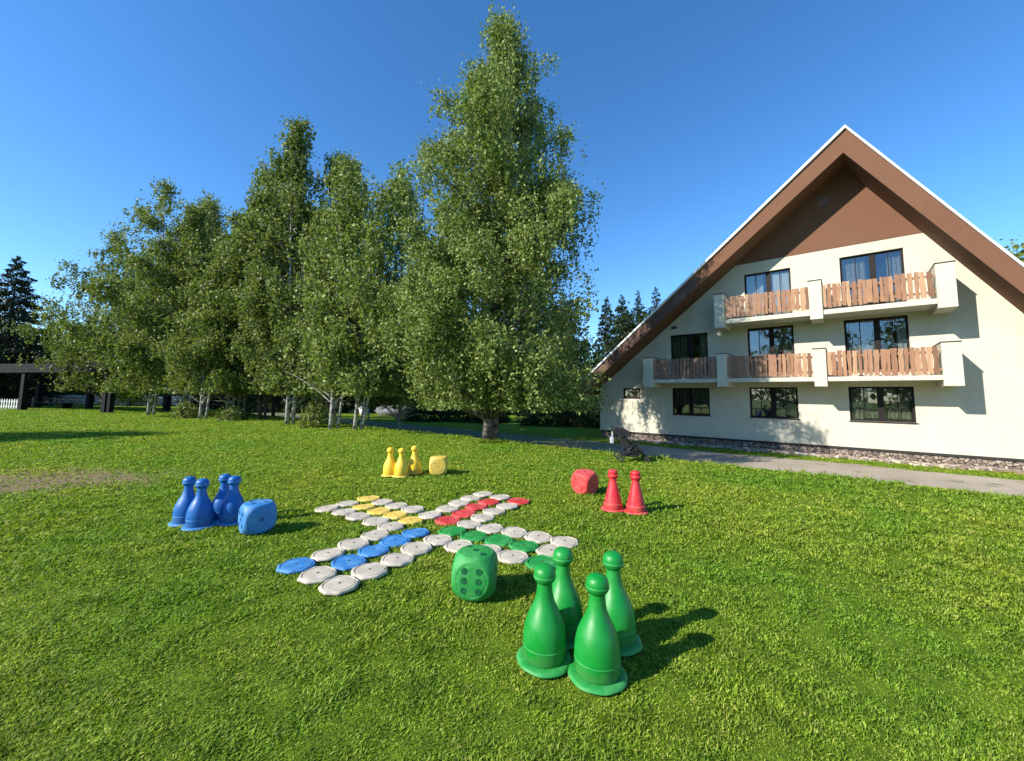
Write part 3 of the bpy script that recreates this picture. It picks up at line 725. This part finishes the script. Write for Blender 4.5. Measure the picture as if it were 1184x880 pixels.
# dark hedge-like bushes under the wood
def bush(label, x, y, w, h, seed, leaf='leaf_dark', n=3500, ls=.26, group=None):
    rng = np.random.default_rng(seed); root = thing('bush', label, 'bush', (x, y, g(x, y)), 0, group)
    P = rng.normal(size=(n, 3)); P /= np.linalg.norm(P, axis=1, keepdims=True); P[:, 2] = np.abs(P[:, 2])
    az = np.arctan2(P[:, 1], P[:, 0])
    k = 1 + .16 * np.sin(az * 3 + seed) + .13 * np.sin(az * 7 + P[:, 2] * 9 + seed * 2)
    P *= (rng.uniform(.35, 1, n) ** .4 * k)[:, None] * np.array([w, w * .7, h])
    np_mesh('foliage', leaf_quads(P, ls, rng), 4, M[leaf], root)
    tb = MB(); rr = random.Random(seed)
    for i in range(6):
        a = rr.uniform(0, 6.28); tb.tube([(0, 0, -.1), (math.cos(a) * w * .25, math.sin(a) * w * .25, h * .4), (math.cos(a) * w * .5, math.sin(a) * w * .4, h * .8)], [.04, .025, .01], 5, cap=False)
    tb.build('stem', M['dark_bark'], root)
BU = [(-70, 52, 'at the left frame edge behind the picket fence'), (-61.5, 52, 'under the spruce behind the stone wall'), (-54.5, 52, 'behind the stone wall beneath the shelter roof'), (-48, 50, 'right of the shelter post behind the stone wall'),
      (-42, 49, 'behind the first birch trunks of the copse'), (-36, 50, 'behind the leaning pale stems'), (-30, 50, 'behind the dark forked trunk of the copse'), (-24.5, 49.5, 'left of the small pale boulder'),
      (-9.5, 50, 'just right of the long grey boulder'), (-4, 50, 'behind the trunk of the big birch'), (1.5, 51, 'far behind the path right of the big birch trunk'), (7, 50, 'beside the hidden left corner of the house')]
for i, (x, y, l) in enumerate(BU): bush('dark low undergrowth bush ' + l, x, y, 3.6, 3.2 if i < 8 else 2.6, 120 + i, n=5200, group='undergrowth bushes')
bush('dark low undergrowth bush straight behind the long grey boulder', -16, 52.5, 4.2, 3.0, 140, n=5200, group='undergrowth bushes')
for i, (x, y, H, l) in enumerate([(9.6, 33.5, 9.6, 'between the right edge of the big birch and the house corner'), (5.4, 38, 11.5, 'behind the lower right boughs of the big birch'), (12.8, 38, 10.5, 'directly behind the low end of the house roof')]):
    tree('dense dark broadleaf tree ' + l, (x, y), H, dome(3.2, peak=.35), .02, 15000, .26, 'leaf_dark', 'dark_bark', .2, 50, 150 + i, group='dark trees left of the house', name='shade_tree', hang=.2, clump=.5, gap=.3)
for i, (x, y, l) in enumerate([(3.2, 33, 'behind the path under the big birch boughs'), (6.6, 32, 'midway between the big birch and the house corner'), (-2.6, 36, 'behind the big birch trunk on the left'), (-7.6, 37, 'left of the big birch beyond the path')]):
    bush('shaded leafy bush ' + l, x, y, 2.6, 1.9, 160 + i, n=5200, ls=.18, group='shaded bushes beyond the path')
# conifers
conifer('big dark spruce standing behind the left end of the shelter roof', (-53.6, 42.0), 16.2, 6.2, 201, 30000, .34)
conifer('slim spruce beyond the roof of the house, left one of the close pair', (14.8, 46), 15.0, 3.2, 202, 12000)
conifer('slim spruce beyond the roof of the house, right one of the close pair', (17.6, 48), 16.2, 3.4, 203, 13000)
conifer('stocky conifer between the big birch and the roof of the house', (11.2, 40), 12.9, 3.2, 204, 14000)
conifer('conifer half hidden by the right edge of the big birch crown', (8.9, 37), 11.9, 3.0, 205, 13000)
tree('green tree top peeping over the right slope of the roof', (42.4, 33), 15.8, dome(4), .2, 9000, .3, 'leaf_copse', 'dark_bark', .2, 40, 210, group=None, name='broadleaf_tree', hang=.2, clump=.5)
# trees beyond the frame on the left: one throws the long shadow across the lawn
tree('round topped tree outside the left of the view, throwing the long lawn shadow', (-36.5, 4.2), 15.6, dome(3.6, peak=.6), .25, 26000, .4, 'leaf_copse', 'dark_bark', .25, 60, 220, group=None, name='broadleaf_tree', hang=.2, clump=.55)
# trees behind the viewer that the window panes mirror
for i, (x, y, H) in enumerate([(-48, -19, 17), (-43, -25.5, 16), (-37, -31.5, 18), (-31, -37, 16), (-24, -42, 17), (-16, -45, 15)]):
    tree('tree behind the viewer mirrored in the window panes, number %s from the lawn side' % ['one', 'two', 'three', 'four', 'five', 'six'][i], (x, y), H, dome(5.2, peak=.35), .04, 9000, .55, 'leaf_copse', 'birch_bark', .22, 44, 230 + i,
         group='trees behind the viewer', hang=.3, clump=.75)

# ---------------------------------------------------------------- game board discs
DISCS={(0,4):(-1.948,3.801),(0,5):(-1.668,3.626),(0,6):(-1.403,3.449),(1,4):(-1.782,4.067),(2,4):(-1.640,4.345),(3,4):(-1.508,4.627),(1,5):(-1.508,3.894),(2,5):(-1.372,4.185),(3,5):(-1.236,4.465),(4,5):(-1.081,4.736),(1,6):(-1.249,3.720),(2,6):(-1.076,3.979),(3,6):(-0.964,4.269),(4,6):(-0.787,4.524),(6,0):(-2.137,6.177),(5,0):(-2.341,5.882),(4,0):(-2.510,5.620),(4,1):(-2.214,5.475),(4,2):(-1.958,5.296),(4,3):(-1.672,5.120),(4,4):(-1.426,4.928),(5,1):(-2.044,5.736),(5,2):(-1.771,5.549),(5,3):(-1.506,5.384),(5,4):(-1.249,5.184),(6,1):(-1.873,5.997),(6,2):(-1.613,5.826),(6,3):(-1.347,5.665),(6,4):(-1.059,5.431),(4,7):(-0.530,4.347),(4,8):(-0.240,4.234),(4,9):(0.032,4.083),(4,10):(0.309,3.940),(5,10):(0.427,4.229),(6,10):(0.595,4.492),(5,6):(-0.674,4.814),(5,7):(-0.405,4.656),(5,8):(-0.118,4.534),(5,9):(0.150,4.372),(6,6):(-0.506,5.075),(6,7):(-0.232,4.928),(6,8):(0.051,4.797),(6,9):(0.322,4.643),(10,6):(0.127,6.148),(10,4):(-0.434,6.558),(7,6):(-0.357,5.349),(8,6):(-0.220,5.630),(9,6):(-0.046,5.888),(6,5):(-0.789,5.206),(7,5):(-0.621,5.516),(8,5):(-0.485,5.842),(9,5):(-0.318,6.105),(10,5):(-0.155,6.371),(7,4):(-0.875,5.729),(8,4):(-0.752,6.024),(9,4):(-0.605,6.299)}
def disc_mesh(seed):
    mb = MB(); rnd = random.Random(seed); ph = rnd.uniform(0, 6)
    def wob(t, z):
        k = 8; a = (t + ph) % (2 * math.pi / k) - math.pi / k
        oc = math.cos(math.pi / k) / math.cos(a)              # rounded octagon
        return (oc - 1) * 1.0 + .018 * math.sin(3 * t + ph) + .010 * math.sin(11 * t + ph * 2)
    prof = [(.168, 0), (.172, .006), (.170, .020), (.163, .031), (.150, .035), (.138, .034), (.1355, .022), (.129, .022), (.126, .033), (.08, .0355), (.02, .036)]
    mb.lathe(prof, 48, 0, lambda t, z: wob(t, z) if mb._r > .14 else .006 * math.sin(2 * t + ph)); mb.v = [(x, y, z + .0035 * math.sin(3 * math.atan2(y, x) + ph) * min(1, math.hypot(x, y) / .16)) for x, y, z in mb.v]
    return mb
def hole_mesh():
    h = MB(); h.lathe([(.0125, .0362), (.0125, .0375)], 12); return h  # flat dark button on top of the plate marks the hole
dproto = {}
def disc_colour(c):
    i, j = c
    if c == (0, 4) or (j == 5 and 1 <= i <= 4): return 'blue'
    if c == (6, 0) or (i == 5 and 1 <= j <= 4): return 'yellow'
    if c == (10, 6) or (j == 5 and 6 <= i <= 9): return 'red'
    if c == (4, 10) or (i == 5 and 6 <= j <= 9): return 'green'
    return 'white'
ORD = ['outermost', 'second', 'third', 'fourth', 'fifth']
def disc_label(c):
    i, j = c; col = disc_colour(c)
    if c in ((0, 4), (6, 0), (10, 6), (4, 10)): return '%s disc at the outer corner of the board arm with the %s middle row' % (col, col)
    if col != 'white':
        k = {'blue': i - 1, 'yellow': j - 1, 'red': 9 - i, 'green': 9 - j}[col]
        return '%s disc, %s of the four in the %s middle row' % (col, ['outermost', 'second from outside', 'third from outside', 'innermost'][k], col)
    if c in ((0, 5), (5, 0), (10, 5), (5, 10)):
        return 'white disc in the middle of the outer end of the %s arm' % {(0, 5): 'blue', (5, 0): 'yellow', (10, 5): 'red', (5, 10): 'green'}[c]
    corner = {(4, 4): 'blue and yellow', (4, 6): 'blue and green', (6, 6): 'red and green', (6, 4): 'red and yellow'}
    if c in corner: return 'white disc in the inner corner where the %s arms meet' % corner[c]
    if i < 4: arm, k, side = 'blue', i, ('yellow' if j == 4 else 'green')
    elif i > 6: arm, k, side = 'red', 10 - i, ('yellow' if j == 4 else 'green')
    elif j < 4: arm, k, side = 'yellow', j, ('blue' if i == 4 else 'red')
    else: arm, k, side = 'green', 10 - j, ('blue' if i == 4 else 'red')
    return 'white disc, %s from outside in the %s arm row facing the %s arm' % (['outermost', 'second', 'third', 'fourth'][k] if k else 'first', arm, side)
rnd = random.Random(77)
for n_, (c, (x, y)) in enumerate(DISCS.items()):
    col = disc_colour(c); key = (col, n_ % 4)
    if key not in dproto:
        root = thing('board_disc', disc_label(c), 'disc')
        disc_mesh(n_ % 4).build('plate', M['white_disc' if col == 'white' else col + '_old'], root, smooth=True, autos=R(50))
        hole_mesh().build('centre_hole', M['disc_hole'], root)
        dproto[key] = root; o = root
    else: o = copy_thing(dproto[key])
    d = min(math.hypot(x - a, y - b) for k2, (a, b) in DISCS.items() if k2 != c)
    o.location = (x, y, g(x, y) + 0.012); s = rnd.uniform(.96, 1.02) * min(1.02, d / .318); o.scale = (s, s, .78)
    tl = R(2.2); o.rotation_euler = (rnd.uniform(-tl, tl), rnd.uniform(-tl, tl), rnd.uniform(0, 6.28))
    o['label'] = disc_label(c); o['category'] = 'disc'; o['group'] = 'discs of the giant board game'

# ---------------------------------------------------------------- pawns
def cr(pts, n=6):
    out = []
    P = [pts[0]] + list(pts) + [pts[-1]]
    for i in range(1, len(P) - 2):
        for k in range(n):
            t = k / n; a, b, c, d = P[i - 1], P[i], P[i + 1], P[i + 2]
            out.append(tuple(.5 * (2 * b[j] + (c[j] - a[j]) * t + (2 * a[j] - 5 * b[j] + 4 * c[j] - d[j]) * t * t + (-a[j] + 3 * b[j] - 3 * c[j] + d[j]) * t ** 3) for j in (0, 1)))
    return out + [pts[-1]]
def make_pawn(col, style):
    root = thing('pawn', 'pawn', 'pawn')
    fl = MB(); ph = {'green': 1, 'blue': 2, 'yellow': 3, 'red': 4}[col]
    fl.lathe([(.160, 0), (.167, .008), (.163, .018), (.148, .024), (.125, .026)], 56, 0, lambda t, z: .016 * math.sin(3 * t + ph) + .012 * math.sin(8 * t))
    fl.build('base_flange', M[col + '_old'], root, smooth=True, autos=R(55))
    if style == 'bottle':
        prof = cr([(.120, .022), (.127, .04), (.129, .09), (.1295, .13), (.126, .175), (.115, .225), (.094, .275), (.070, .322), (.054, .366), (.047, .41), (.046, .445)])
        head = cr([(.046, .444), (.053, .453), (.064, .468), (.067, .488), (.065, .510), (.056, .530), (.036, .545), (.004, .552)], 4)
    else:
        prof = cr([(.122, .022), (.128, .04), (.128, .085), (.116, .098), (.106, .16), (.088, .24), (.068, .32), (.052, .39), (.048, .43)])
        head = cr([(.048, .430), (.060, .438), (.074, .462), (.074, .478), (.062, .486), (.062, .500), (.066, .525), (.052, .545), (.004, .556)], 4)
    bd = MB(); bd.lathe(prof, 48); bd.build('body', M[col], root, smooth=True, autos=R(60))
    # worn moulding seam round the belly
    sm = MB(); sm.lathe([(.1285, .094), (.1312, .098), (.1308, .104), (.128, .108)] if style == 'bottle' else [(.127, .086), (.131, .089), (.126, .096)], 48, 0, lambda t, z: .004 * math.sin(5 * t + z * 90))
    sm.build('seam', M[col + '_old'], root, smooth=True)
    hb = MB(); hb.lathe(head, 40); h = hb.build('head', M[col], root, smooth=True, autos=R(60))
    rb = MB(); rb.lathe([(.065, .474), (.0690, .479), (.0690, .487), (.066, .492)], 40, 0, lambda t, z: .006 * math.sin(4 * t))
    if style == 'bottle': rb.build('rim', M[col + '_old'], h, smooth=True)
    return root
PAWNS = {
 'green': ('bottle', [(.216, 2.548, 0, 'green pawn nearest the green die, at the left of its cluster'), (.362, 2.80, .02, 'green pawn at the back of its cluster, between the two front ones'),
                      (.505, 2.418, -.01, 'green pawn closest to the viewer, in front of its cluster'), (.690, 2.735, -.025, 'green pawn at the right rear of its cluster')]),
 'blue': ('bottle', [(-3.93, 4.985, 0.01, 'blue pawn at the far left of its cluster'), (-3.655, 4.845, -.01, 'blue pawn standing closest to the viewer in its cluster'),
                     (-3.62, 5.17, 0, 'blue pawn at the back of its cluster, its head highest'), (-3.40, 5.03, .02, 'blue pawn partly hidden by the blue die')]),
 'yellow': ('bottle', [(-2.36, 7.95, -.01, 'leftmost of the three yellow pawns'), (-2.12, 7.86, .01, 'middle and nearest of the three yellow pawns'), (-1.94, 8.20, .02, 'yellow pawn nearest the yellow die')]),
 'red': ('cone', [(1.445, 5.765, .01, 'red pawn standing nearer the red die'), (1.735, 5.655, -.01, 'red pawn on the right, farther from the red die')])}
for col, (style, lst) in PAWNS.items():
    proto = make_pawn(col, style)
    for i, (x, y, lean, lab) in enumerate(lst):
        o = proto if i == 0 else copy_thing(proto)
        o.location = (x, y, g(x, y) + .012); o.rotation_euler = (lean * .5, lean, i * 1.7 + .4)
        s = 1 + (i % 2) * .01; 
        if col == 'yellow': s = .98
        o.scale = (s, s, s)
        o['label'] = lab; o['category'] = 'pawn'; o['group'] = '%s pawns of the giant board game' % col

# ---------------------------------------------------------------- dice
PIPS = {1: [(0, 0)], 2: [(-.4, .4), (.4, -.4)], 3: [(-.42, .42), (0, 0), (.42, -.42)], 4: [(-.38, -.38), (.38, .38), (-.38, .38), (.38, -.38)],
        5: [(-.4, -.4), (.4, .4), (-.4, .4), (.4, -.4), (0, 0)], 6: [(-.36, -.46), (-.36, 0), (-.36, .46), (.36, -.46), (.36, 0), (.36, .46)]}
def make_die(col, lab, x, y, rz, faces, a=.165, pipr=.115, tilt=(0, 0), rs=1.27):
    """faces: pips on +x,-x,+y,-y,+z,-z"""
    root = thing('die', lab, 'die', (x, y, g(x, y) + .008), rz); root.rotation_euler = (tilt[0], tilt[1], rz); root['group'] = 'dice of the giant board game'
    n = 40; mb = MB(); axes = [((1, 0, 0), (0, 1, 0), (0, 0, 1)), ((-1, 0, 0), (0, -1, 0), (0, 0, 1)), ((0, 1, 0), (-1, 0, 0), (0, 0, 1)), ((0, -1, 0), (1, 0, 0), (0, 0, 1)), ((0, 0, 1), (1, 0, 0), (0, 1, 0)), ((0, 0, -1), (1, 0, 0), (0, -1, 0))]
    pips = []; rnd = random.Random(len(col))
    for fi, (nn, uu, vv) in enumerate(axes):
        nn, uu, vv = map(Vector, (nn, uu, vv)); vs = []
        for i in range(n + 1):
            for j in range(n + 1):
                u = math.tan((i / n * 2 - 1) * math.pi / 4); v = math.tan((j / n * 2 - 1) * math.pi / 4)
                d = (nn + uu * u + vv * v); L_ = d.length           # cube surface distance
                p = 9.0; r = ((1 / L_) ** p + (1 / rs) ** p) ** (-1 / p) if False else -math.log(math.exp(-L_ * 22) + math.exp(-rs * 22)) / 22
                q = d.normalized() * r * a
                rad = math.hypot(u, v)
                if .64 < rad < .74: q = q - nn * a * .018          # ring groove round each face
                vs.append(q + Vector((0, 0, a)))
        mb.add(vs, [(i * (n + 1) + j, (i + 1) * (n + 1) + j, (i + 1) * (n + 1) + j + 1, i * (n + 1) + j + 1) for i in range(n) for j in range(n)])
        for (pu, pv) in PIPS[faces[fi]]:
            pu *= .92; pv *= .92; k = 12; vs = []
            for (rr_, lift) in ((pipr, .985), (pipr * .95, 1.012), (pipr * .5, 1.008), (pipr * .2, 1.006)):
                for m_ in range(k):
                    t = 2 * math.pi * m_ / k + rnd.uniform(-.03, .03); u = pu + rr_ * math.cos(t); v = pv + rr_ * math.sin(t)
                    d = nn + uu * u + vv * v; L_ = d.length; r = -math.log(math.exp(-L_ * 22) + math.exp(-rs * 22)) / 22
                    vs.append(d.normalized() * r * a * lift + Vector((0, 0, a)))
            fs = [(b * k + m_, b * k + (m_ + 1) % k, (b + 1) * k + (m_ + 1) % k, (b + 1) * k + m_) for b in (0, 1, 2) for m_ in range(k)] + [tuple(3 * k + m_ for m_ in range(k))]
            pm = MB(); pm.add(vs, fs); pips.append(pm)
    bo = mb.build('body', M[col + '_old'], root, smooth=True)
    import bmesh as _bm
    bm = _bm.new(); bm.from_mesh(bo.data); _bm.ops.remove_doubles(bm, verts=bm.verts, dist=1e-4); _bm.ops.recalc_face_normals(bm, faces=bm.faces); bm.to_mesh(bo.data); bm.free()
    bo.data.polygons.foreach_set('use_smooth', [True] * len(bo.data.polygons))
    for pm in pips: pm.build('pip', M[col + '_pip'], root)
    return root
make_die('green', 'scuffed green die with six pips facing the viewer', -.28, 3.36, -.10, (2, 5, 1, 6, 3, 4), a=.170, pipr=.155, tilt=(0, R(1.5)), rs=1.27)
make_die('blue', 'blue die with one pip, beside the blue pawns', -2.90, 4.72, .80, (2, 5, 6, 1, 4, 3), a=.165, rs=1.31, pipr=.15)
make_die('yellow', 'pale worn yellow die right of the yellow pawns', -1.45, 8.15, .12, (5, 2, 4, 3, 6, 1), a=.172, pipr=.09, rs=1.33)
make_die('red', 'tilted red die left of the red pawns', 1.235, 6.80, .75, (5, 2, 4, 3, 1, 6), a=.175, tilt=(R(6), R(-5)), rs=1.33)

# ---------------------------------------------------------------- pushchair
def pushchair(x, y, rz):
    t = thing('pushchair', 'black folding pushchair parked on the lawn edge before the house', 'pushchair', (x, y, g(x, y) + .012), rz); t.scale = (.80, .80, .80)
    fr = MB()
    for s in (-.24, .24):
        fr.tube([(-.30, s, .12), (.02, s, .42), (.20, s, .60)], .013, 8)                # rear leg up
        fr.tube([(.48, s * .9, .10), (.20, s, .40), (-.18, s, .80), (-.40, s, 1.00), (-.47, s, 1.03)], .014, 8)   # front leg and handle bar
        fr.tube([(-.12, s, .30), (.36, s, .30)], .011, 8)
    fr.tube([(-.47, -.24, 1.03), (-.47, .24, 1.03)], .018, 8); fr.tube([(-.30, -.24, .12), (-.30, .24, .12)], .011, 8); fr.tube([(.24, -.25, .56), (.30, -.2, .6), (.30, .2, .6), (.24, .25, .56)], .016, 8)
    fr.build('frame', M['black_metal'], t, smooth=True)
    for (wx, wy, r) in ((-.30, -.29, .13), (-.30, .29, .13), (.50, -.24, .09), (.50, .24, .09)):
        wb = MB(); pts = [(wx + (r - .02) * math.cos(a), wy, r + (r - .02) * math.sin(a)) for a in [i * math.pi / 10 for i in range(21)]]
        wb.tube(pts, .022, 8, cap=False); w = wb.build('wheel', M['rubber'], t, smooth=True)
        hb = MB()
        hb.tube([(wx, wy - .02, r), (wx, wy + .02, r)], .025, 8)
        for k in range(5): a = k * 1.2566; hb.tube([(wx, wy, r), (wx + (r - .03) * math.cos(a), wy, r + (r - .03) * math.sin(a))], .006, 5)
        hb.build('hub', M['cap'], w)
    sb = MB()
    sb_prof = [(-.30, .90), (-.34, .84), (-.26, .60), (-.20, .40), (.02, .30), (.26, .32), (.36, .20), (.42, .24), (.34, .42), (.20, .50), (.02, .50), (-.08, .62), (-.16, .90)]
    sb.prism(sb_prof, -.21, .21)
    o = sb.build('seat', M['black_cloth'], t); bv = o.modifiers.new('bevel', 'BEVEL'); bv.width = .02; bv.segments = 2
    hood = [(-.28 + .33 * math.cos(a), .74 + .28 * math.sin(a)) for a in [R(20 + i * 14) for i in range(9)]] + [(-.26, .72)]
    cb = MB(); cb.prism(hood, -.24, .24); o = cb.build('canopy', M['black_cloth'], t); bv = o.modifiers.new('bevel', 'BEVEL'); bv.width = .03; bv.segments = 3
    bk = MB(); bk.box(-.20, .28, -.18, .18, .16, .29); bk.box(-.16, .24, -.15, .15, .145, .16); bk.build('basket', M['black_cloth'], t)
    bg_ = MB(); bg_.box(-.58, -.48, -.14, .04, .54, .72); bg_.box(-.54, -.49, -.11, -.09, .72, .90); o = bg_.build('bag', M['pale_cloth'], t)
    bv = o.modifiers.new('bevel', 'BEVEL'); bv.width = .03; bv.segments = 3
pushchair(2.95, 10.1, R(-8))

# ---------------------------------------------------------------- shelter, fences, wall, odds and ends at the far left
def shelter():
    t = thing('timber_shelter', 'long low open timber shelter with dark roof at the left edge', 'shelter', (-34.2, 30.8, 0), R(-14.5))
    rb = MB()
    vs = [(-22, -.4, 3.66), (4.4, -.4, 3.66), (4.4, 2.2, 3.86), (-22, 2.2, 3.86), (-22, 4.4, 3.5), (4.4, 4.4, 3.5)]
    rb.add(vs, [(0, 1, 2, 3), (3, 2, 5, 4), (0, 3, 4), (1, 5, 2), (0, 4, 5, 1)])
    for z in (2.96, 3.20, 3.44): rb.box(-22, 4.4, -.46, -.41, z, z + .225)
    rb.box(4.35, 4.4, -.4, 4.3, 2.96, 3.6)
    rb.build('roof', M['dark_wood'], t)
    for x in (-18.5, -11.5, -4.7, 4.5):
        for y in (-.15, 4.0):
            pb = MB(); pb.box(x - .19, x + .19, y - .19, y + .19, -.1, 2.96); pb.tube([(x, y, 2.2), (x + (.6 if x < 4 else -.6), y, 2.96)], .07, 6)
            if x > 4 and y < 0: pb.box(x + .36, x + .62, y - .15, y + .15, -.1, 2.5)
            pb.build('post', M['dark_wood'], t)
    bb = MB(); bb.box(-12, -6, 3.0, 3.6, .40, .46); bb.box(-11.8, -11.7, 3.0, 3.6, 0, .40); bb.box(-6.3, -6.2, 3.0, 3.6, 0, .40); bb.build('bench', M['dark_wood'], t)
shelter()
def picket(x0, y0, x1, y1):
    t = thing('picket_fence', 'short white picket fence at the left edge under the shelter', 'fence', (x0, y0, g(x0, y0)), math.atan2(y1 - y0, x1 - x0))
    L_ = math.hypot(x1 - x0, y1 - y0); mb = MB(); x = 0
    while x < L_:
        mb.prism([(x, .06), (x + .09, .06), (x + .09, .78), (x + .045, .86), (x, .78)], -.012, .012); x += .24
    mb.build('pickets', M['white_wood'], t)
    r = MB(); r.box(0, L_, .014, .05, .2, .28); r.box(0, L_, .014, .05, .6, .68); r.build('rail', M['white_wood'], t)
picket(-47, 33.4, -39.9, 32.6)
def wire_fence():
    t = thing('wire_fence', 'thin post and rail fence running behind the shelter towards the copse', 'fence', (0, 0, 0))
    pts = [(-46, 38.5), (-43.4, 38.1), (-40.8, 37.8), (-38.2, 37.5), (-35.6, 37.2), (-33, 36.9), (-30.4, 36.6), (-27.8, 36.4), (-25.2, 36.4)]
    for x, y in pts:
        pb = MB(); pb.tube([(x, y, -.1), (x, y, .95)], .05, 6); pb.build('post', M['post_wood'], t)
    for a, b in zip(pts[:-1], pts[1:]):
        rb = MB(); rb.tube([(*a, .8), (*b, .78)], .022, 5); rb.tube([(*a, .45), (*b, .44)], .018, 5); rb.build('rail', M['post_wood'], t)
wire_fence()
def rock(mb, c, s, seed):
    rnd = random.Random(seed); n1, n2 = 7, 10; vs = []
    for i in range(n1 + 1):
        for j in range(n2):
            a = math.pi * i / n1; b = 2 * math.pi * j / n2; k = 1 + rnd.uniform(-.14, .14)
            vs.append((c[0] + s[0] * k * math.sin(a) * math.cos(b), c[1] + s[1] * k * math.sin(a) * math.sin(b), c[2] + s[2] * k * math.cos(a)))
    mb.add(vs, [(i * n2 + j, i * n2 + (j + 1) % n2, (i + 1) * n2 + (j + 1) % n2, (i + 1) * n2 + j) for i in range(n1) for j in range(n2)])
def stone_wall():
    t = thing('dry_stone_wall', 'low pale dry stone wall behind the shelter posts', 'wall', (0, 0, 0)); mb = MB(); rnd = random.Random(3)
    for row in range(3):
        x = -64.0 + row * .3
        while x < -36:
            w = rnd.uniform(.35, .8); y = 44.5 + (-36 - x) * .02
            rock(mb, (x, y + rnd.uniform(-.08, .08), .2 + row * .34), (w * .58, .32, .21), rnd.randrange(10000)); x += w
    mb.build('stones', M['pale_stone'], t)
stone_wall()
def boulders():
    mb = MB(); rock(mb, (0, 0, .35), (2.3, 1.0, .72), 5); rock(mb, (-1.3, .1, .6), (.9, .7, .55), 6)
    o = mb.build('boulder', M['boulder'], smooth=True); o.location = (-13.2, 45.5, g(-13.2, 45.5)); tag(o, 'long low dark grey boulder in the shade between copse and big birch', 'boulder')
    mb = MB(); rock(mb, (0, 0, .35), (.55, .5, .5), 9); rock(mb, (-.45, 0, .75), (.28, .28, .3), 10)
    o = mb.build('boulder', M['pale_stone'], smooth=True); o.location = (-16.6, 45.3, g(-16.6, 45.3)); tag(o, 'small pale boulder left of the long grey boulder', 'boulder')
    x, y = -12.6, 35.5
    pb = MB(); pb.tube([(0, 0, -.1), (0, 0, 1.15)], .07, 7); pb.tube([(0, 0, 1.1), (0, 0, 1.3)], [.09, .05], 7)
    o = pb.build('wooden_post', M['post_wood']); o.location = (x, y, g(x, y)); tag(o, 'short pale wooden post in the shade just right of the copse', 'post')
boulders()
for i, (x, y, lab) in enumerate([(-16.0, 22.9, 'leafy shrub at the foot of the copse right of the leaning stems'), (-19.7, 24.2, 'small shrub left of the three leaning pale stems'), (-9.3, 19.0, 'low shrub under the white-trunked slender birch')]):
    bush(lab, x, y, .8, .8 + .15 * i, 300 + i, 'leaf_copse', 900, .13, 'shrubs under the copse')

# ---------------------------------------------------------------- grass
def grass():
    rng = np.random.default_rng(42); out = []
    D = np.array(list(DISCS.values()))
    solid = [(x, y, .155) for st, l in PAWNS.values() for x, y, *_ in l] + [(-.28, 3.36, .15), (-2.9, 4.72, .16), (-1.45, 8.15, .15), (1.235, 6.8, .16)]
    # log-uniform in distance so that blades keep an even density in the view
    n = 800000
    y = np.exp(rng.uniform(math.log(1.45), math.log(40), n)); x = rng.uniform(-1.42, 1.42, n) * y
    s = FN[0] * x + FN[1] * y
    on_path = (s > PATH_S0 + rng.normal(0, .12, n)) & (s < PATH_S1 + rng.normal(0, .12, n)); behind = s > 21.7
    uu = FR[0] * x + FR[1] * y; on_path &= ~((uu < -8) & (rng.uniform(size=n) < .6))
    keep = ~on_path & ~behind
    # clumpiness
    cl = .5 + .5 * np.sin(x * 7.3 + 2 * np.sin(y * 5.1)) * np.sin(y * 6.7 + 2 * np.sin(x * 4.3)); keep &= rng.uniform(size=n) < .55 + .45 * cl
    bare = ((x + 8.6) / 2.6) ** 2 + ((y - 7.1) / 1.45) ** 2; keep &= ~((bare + .5 * np.sin(x * 2.1 + y) * np.sin(y * 3.7 + x) < rng.uniform(.1, 1.5, n)) & (rng.uniform(size=n) < .85))
    x, y, cl = x[keep], y[keep], cl[keep]
    near = y < 9
    bad = np.zeros(len(x), bool); xi, yi = x[near], y[near]; b = np.zeros(len(xi), bool)
    for dx, dy in D: b |= (xi - dx) ** 2 + (yi - dy) ** 2 < .150 ** 2
    for dx, dy, r_ in solid: b |= (xi - dx) ** 2 + (yi - dy) ** 2 < r_ ** 2
    bad[np.where(near)[0]] = b; x, y, cl = x[~bad], y[~bad], cl[~bad]; n = len(x)
    z = gnp(x, y)
    sc = np.clip(y / 3.2, .62, 7)                                    # width grows with distance, height hardly
    h = rng.uniform(.014, .032, n) * np.clip(sc, .8, 1.5) * (.55 + .8 * cl); w = .0036 * sc * rng.uniform(.7, 1.4, n)
    long_ = rng.uniform(size=n) < .012; h[long_] *= 1.5
    s2 = FN[0] * x + FN[1] * y; tall = (s2 > 9.9) & (s2 < 11.6) & (np.sin(x * 3.1 + np.sin(y * 2.7) * 2) * np.sin(y * 2.3) > .1) & (rng.uniform(size=n) < .5); h[tall] *= rng.uniform(1.5, 3.2, tall.sum()); w[tall] *= .7
    clover = rng.uniform(size=n) < .25; w[clover] *= 2.1; h[clover] *= .75
    az = rng.uniform(0, 2 * np.pi, n); d = np.stack([np.cos(az), np.sin(az), np.zeros(n)], 1); side = np.stack([-np.sin(az), np.cos(az), np.zeros(n)], 1)
    lean = rng.uniform(.15, 1.15, n); lean[clover] = rng.uniform(1.0, 2.2, clover.sum())
    B = np.stack([x, y, z - .004], 1); up = np.array([0, 0, 1.0])
    mid = B + up * (h * .6)[:, None] + d * (h * lean * .35)[:, None]; tip = B + up * (h * (1.02 - .12 * np.minimum(lean, 1.2)))[:, None] + d * (h * lean)[:, None]
    V = np.stack([B, mid + side * w[:, None], tip, mid - side * w[:, None]], 1).reshape(-1, 3)
    o = np_mesh('grass', V, 4, M['grass']); tag(o, 'short clumpy grass blades and clover of the lawn', 'grass', kind='stuff')
grass()
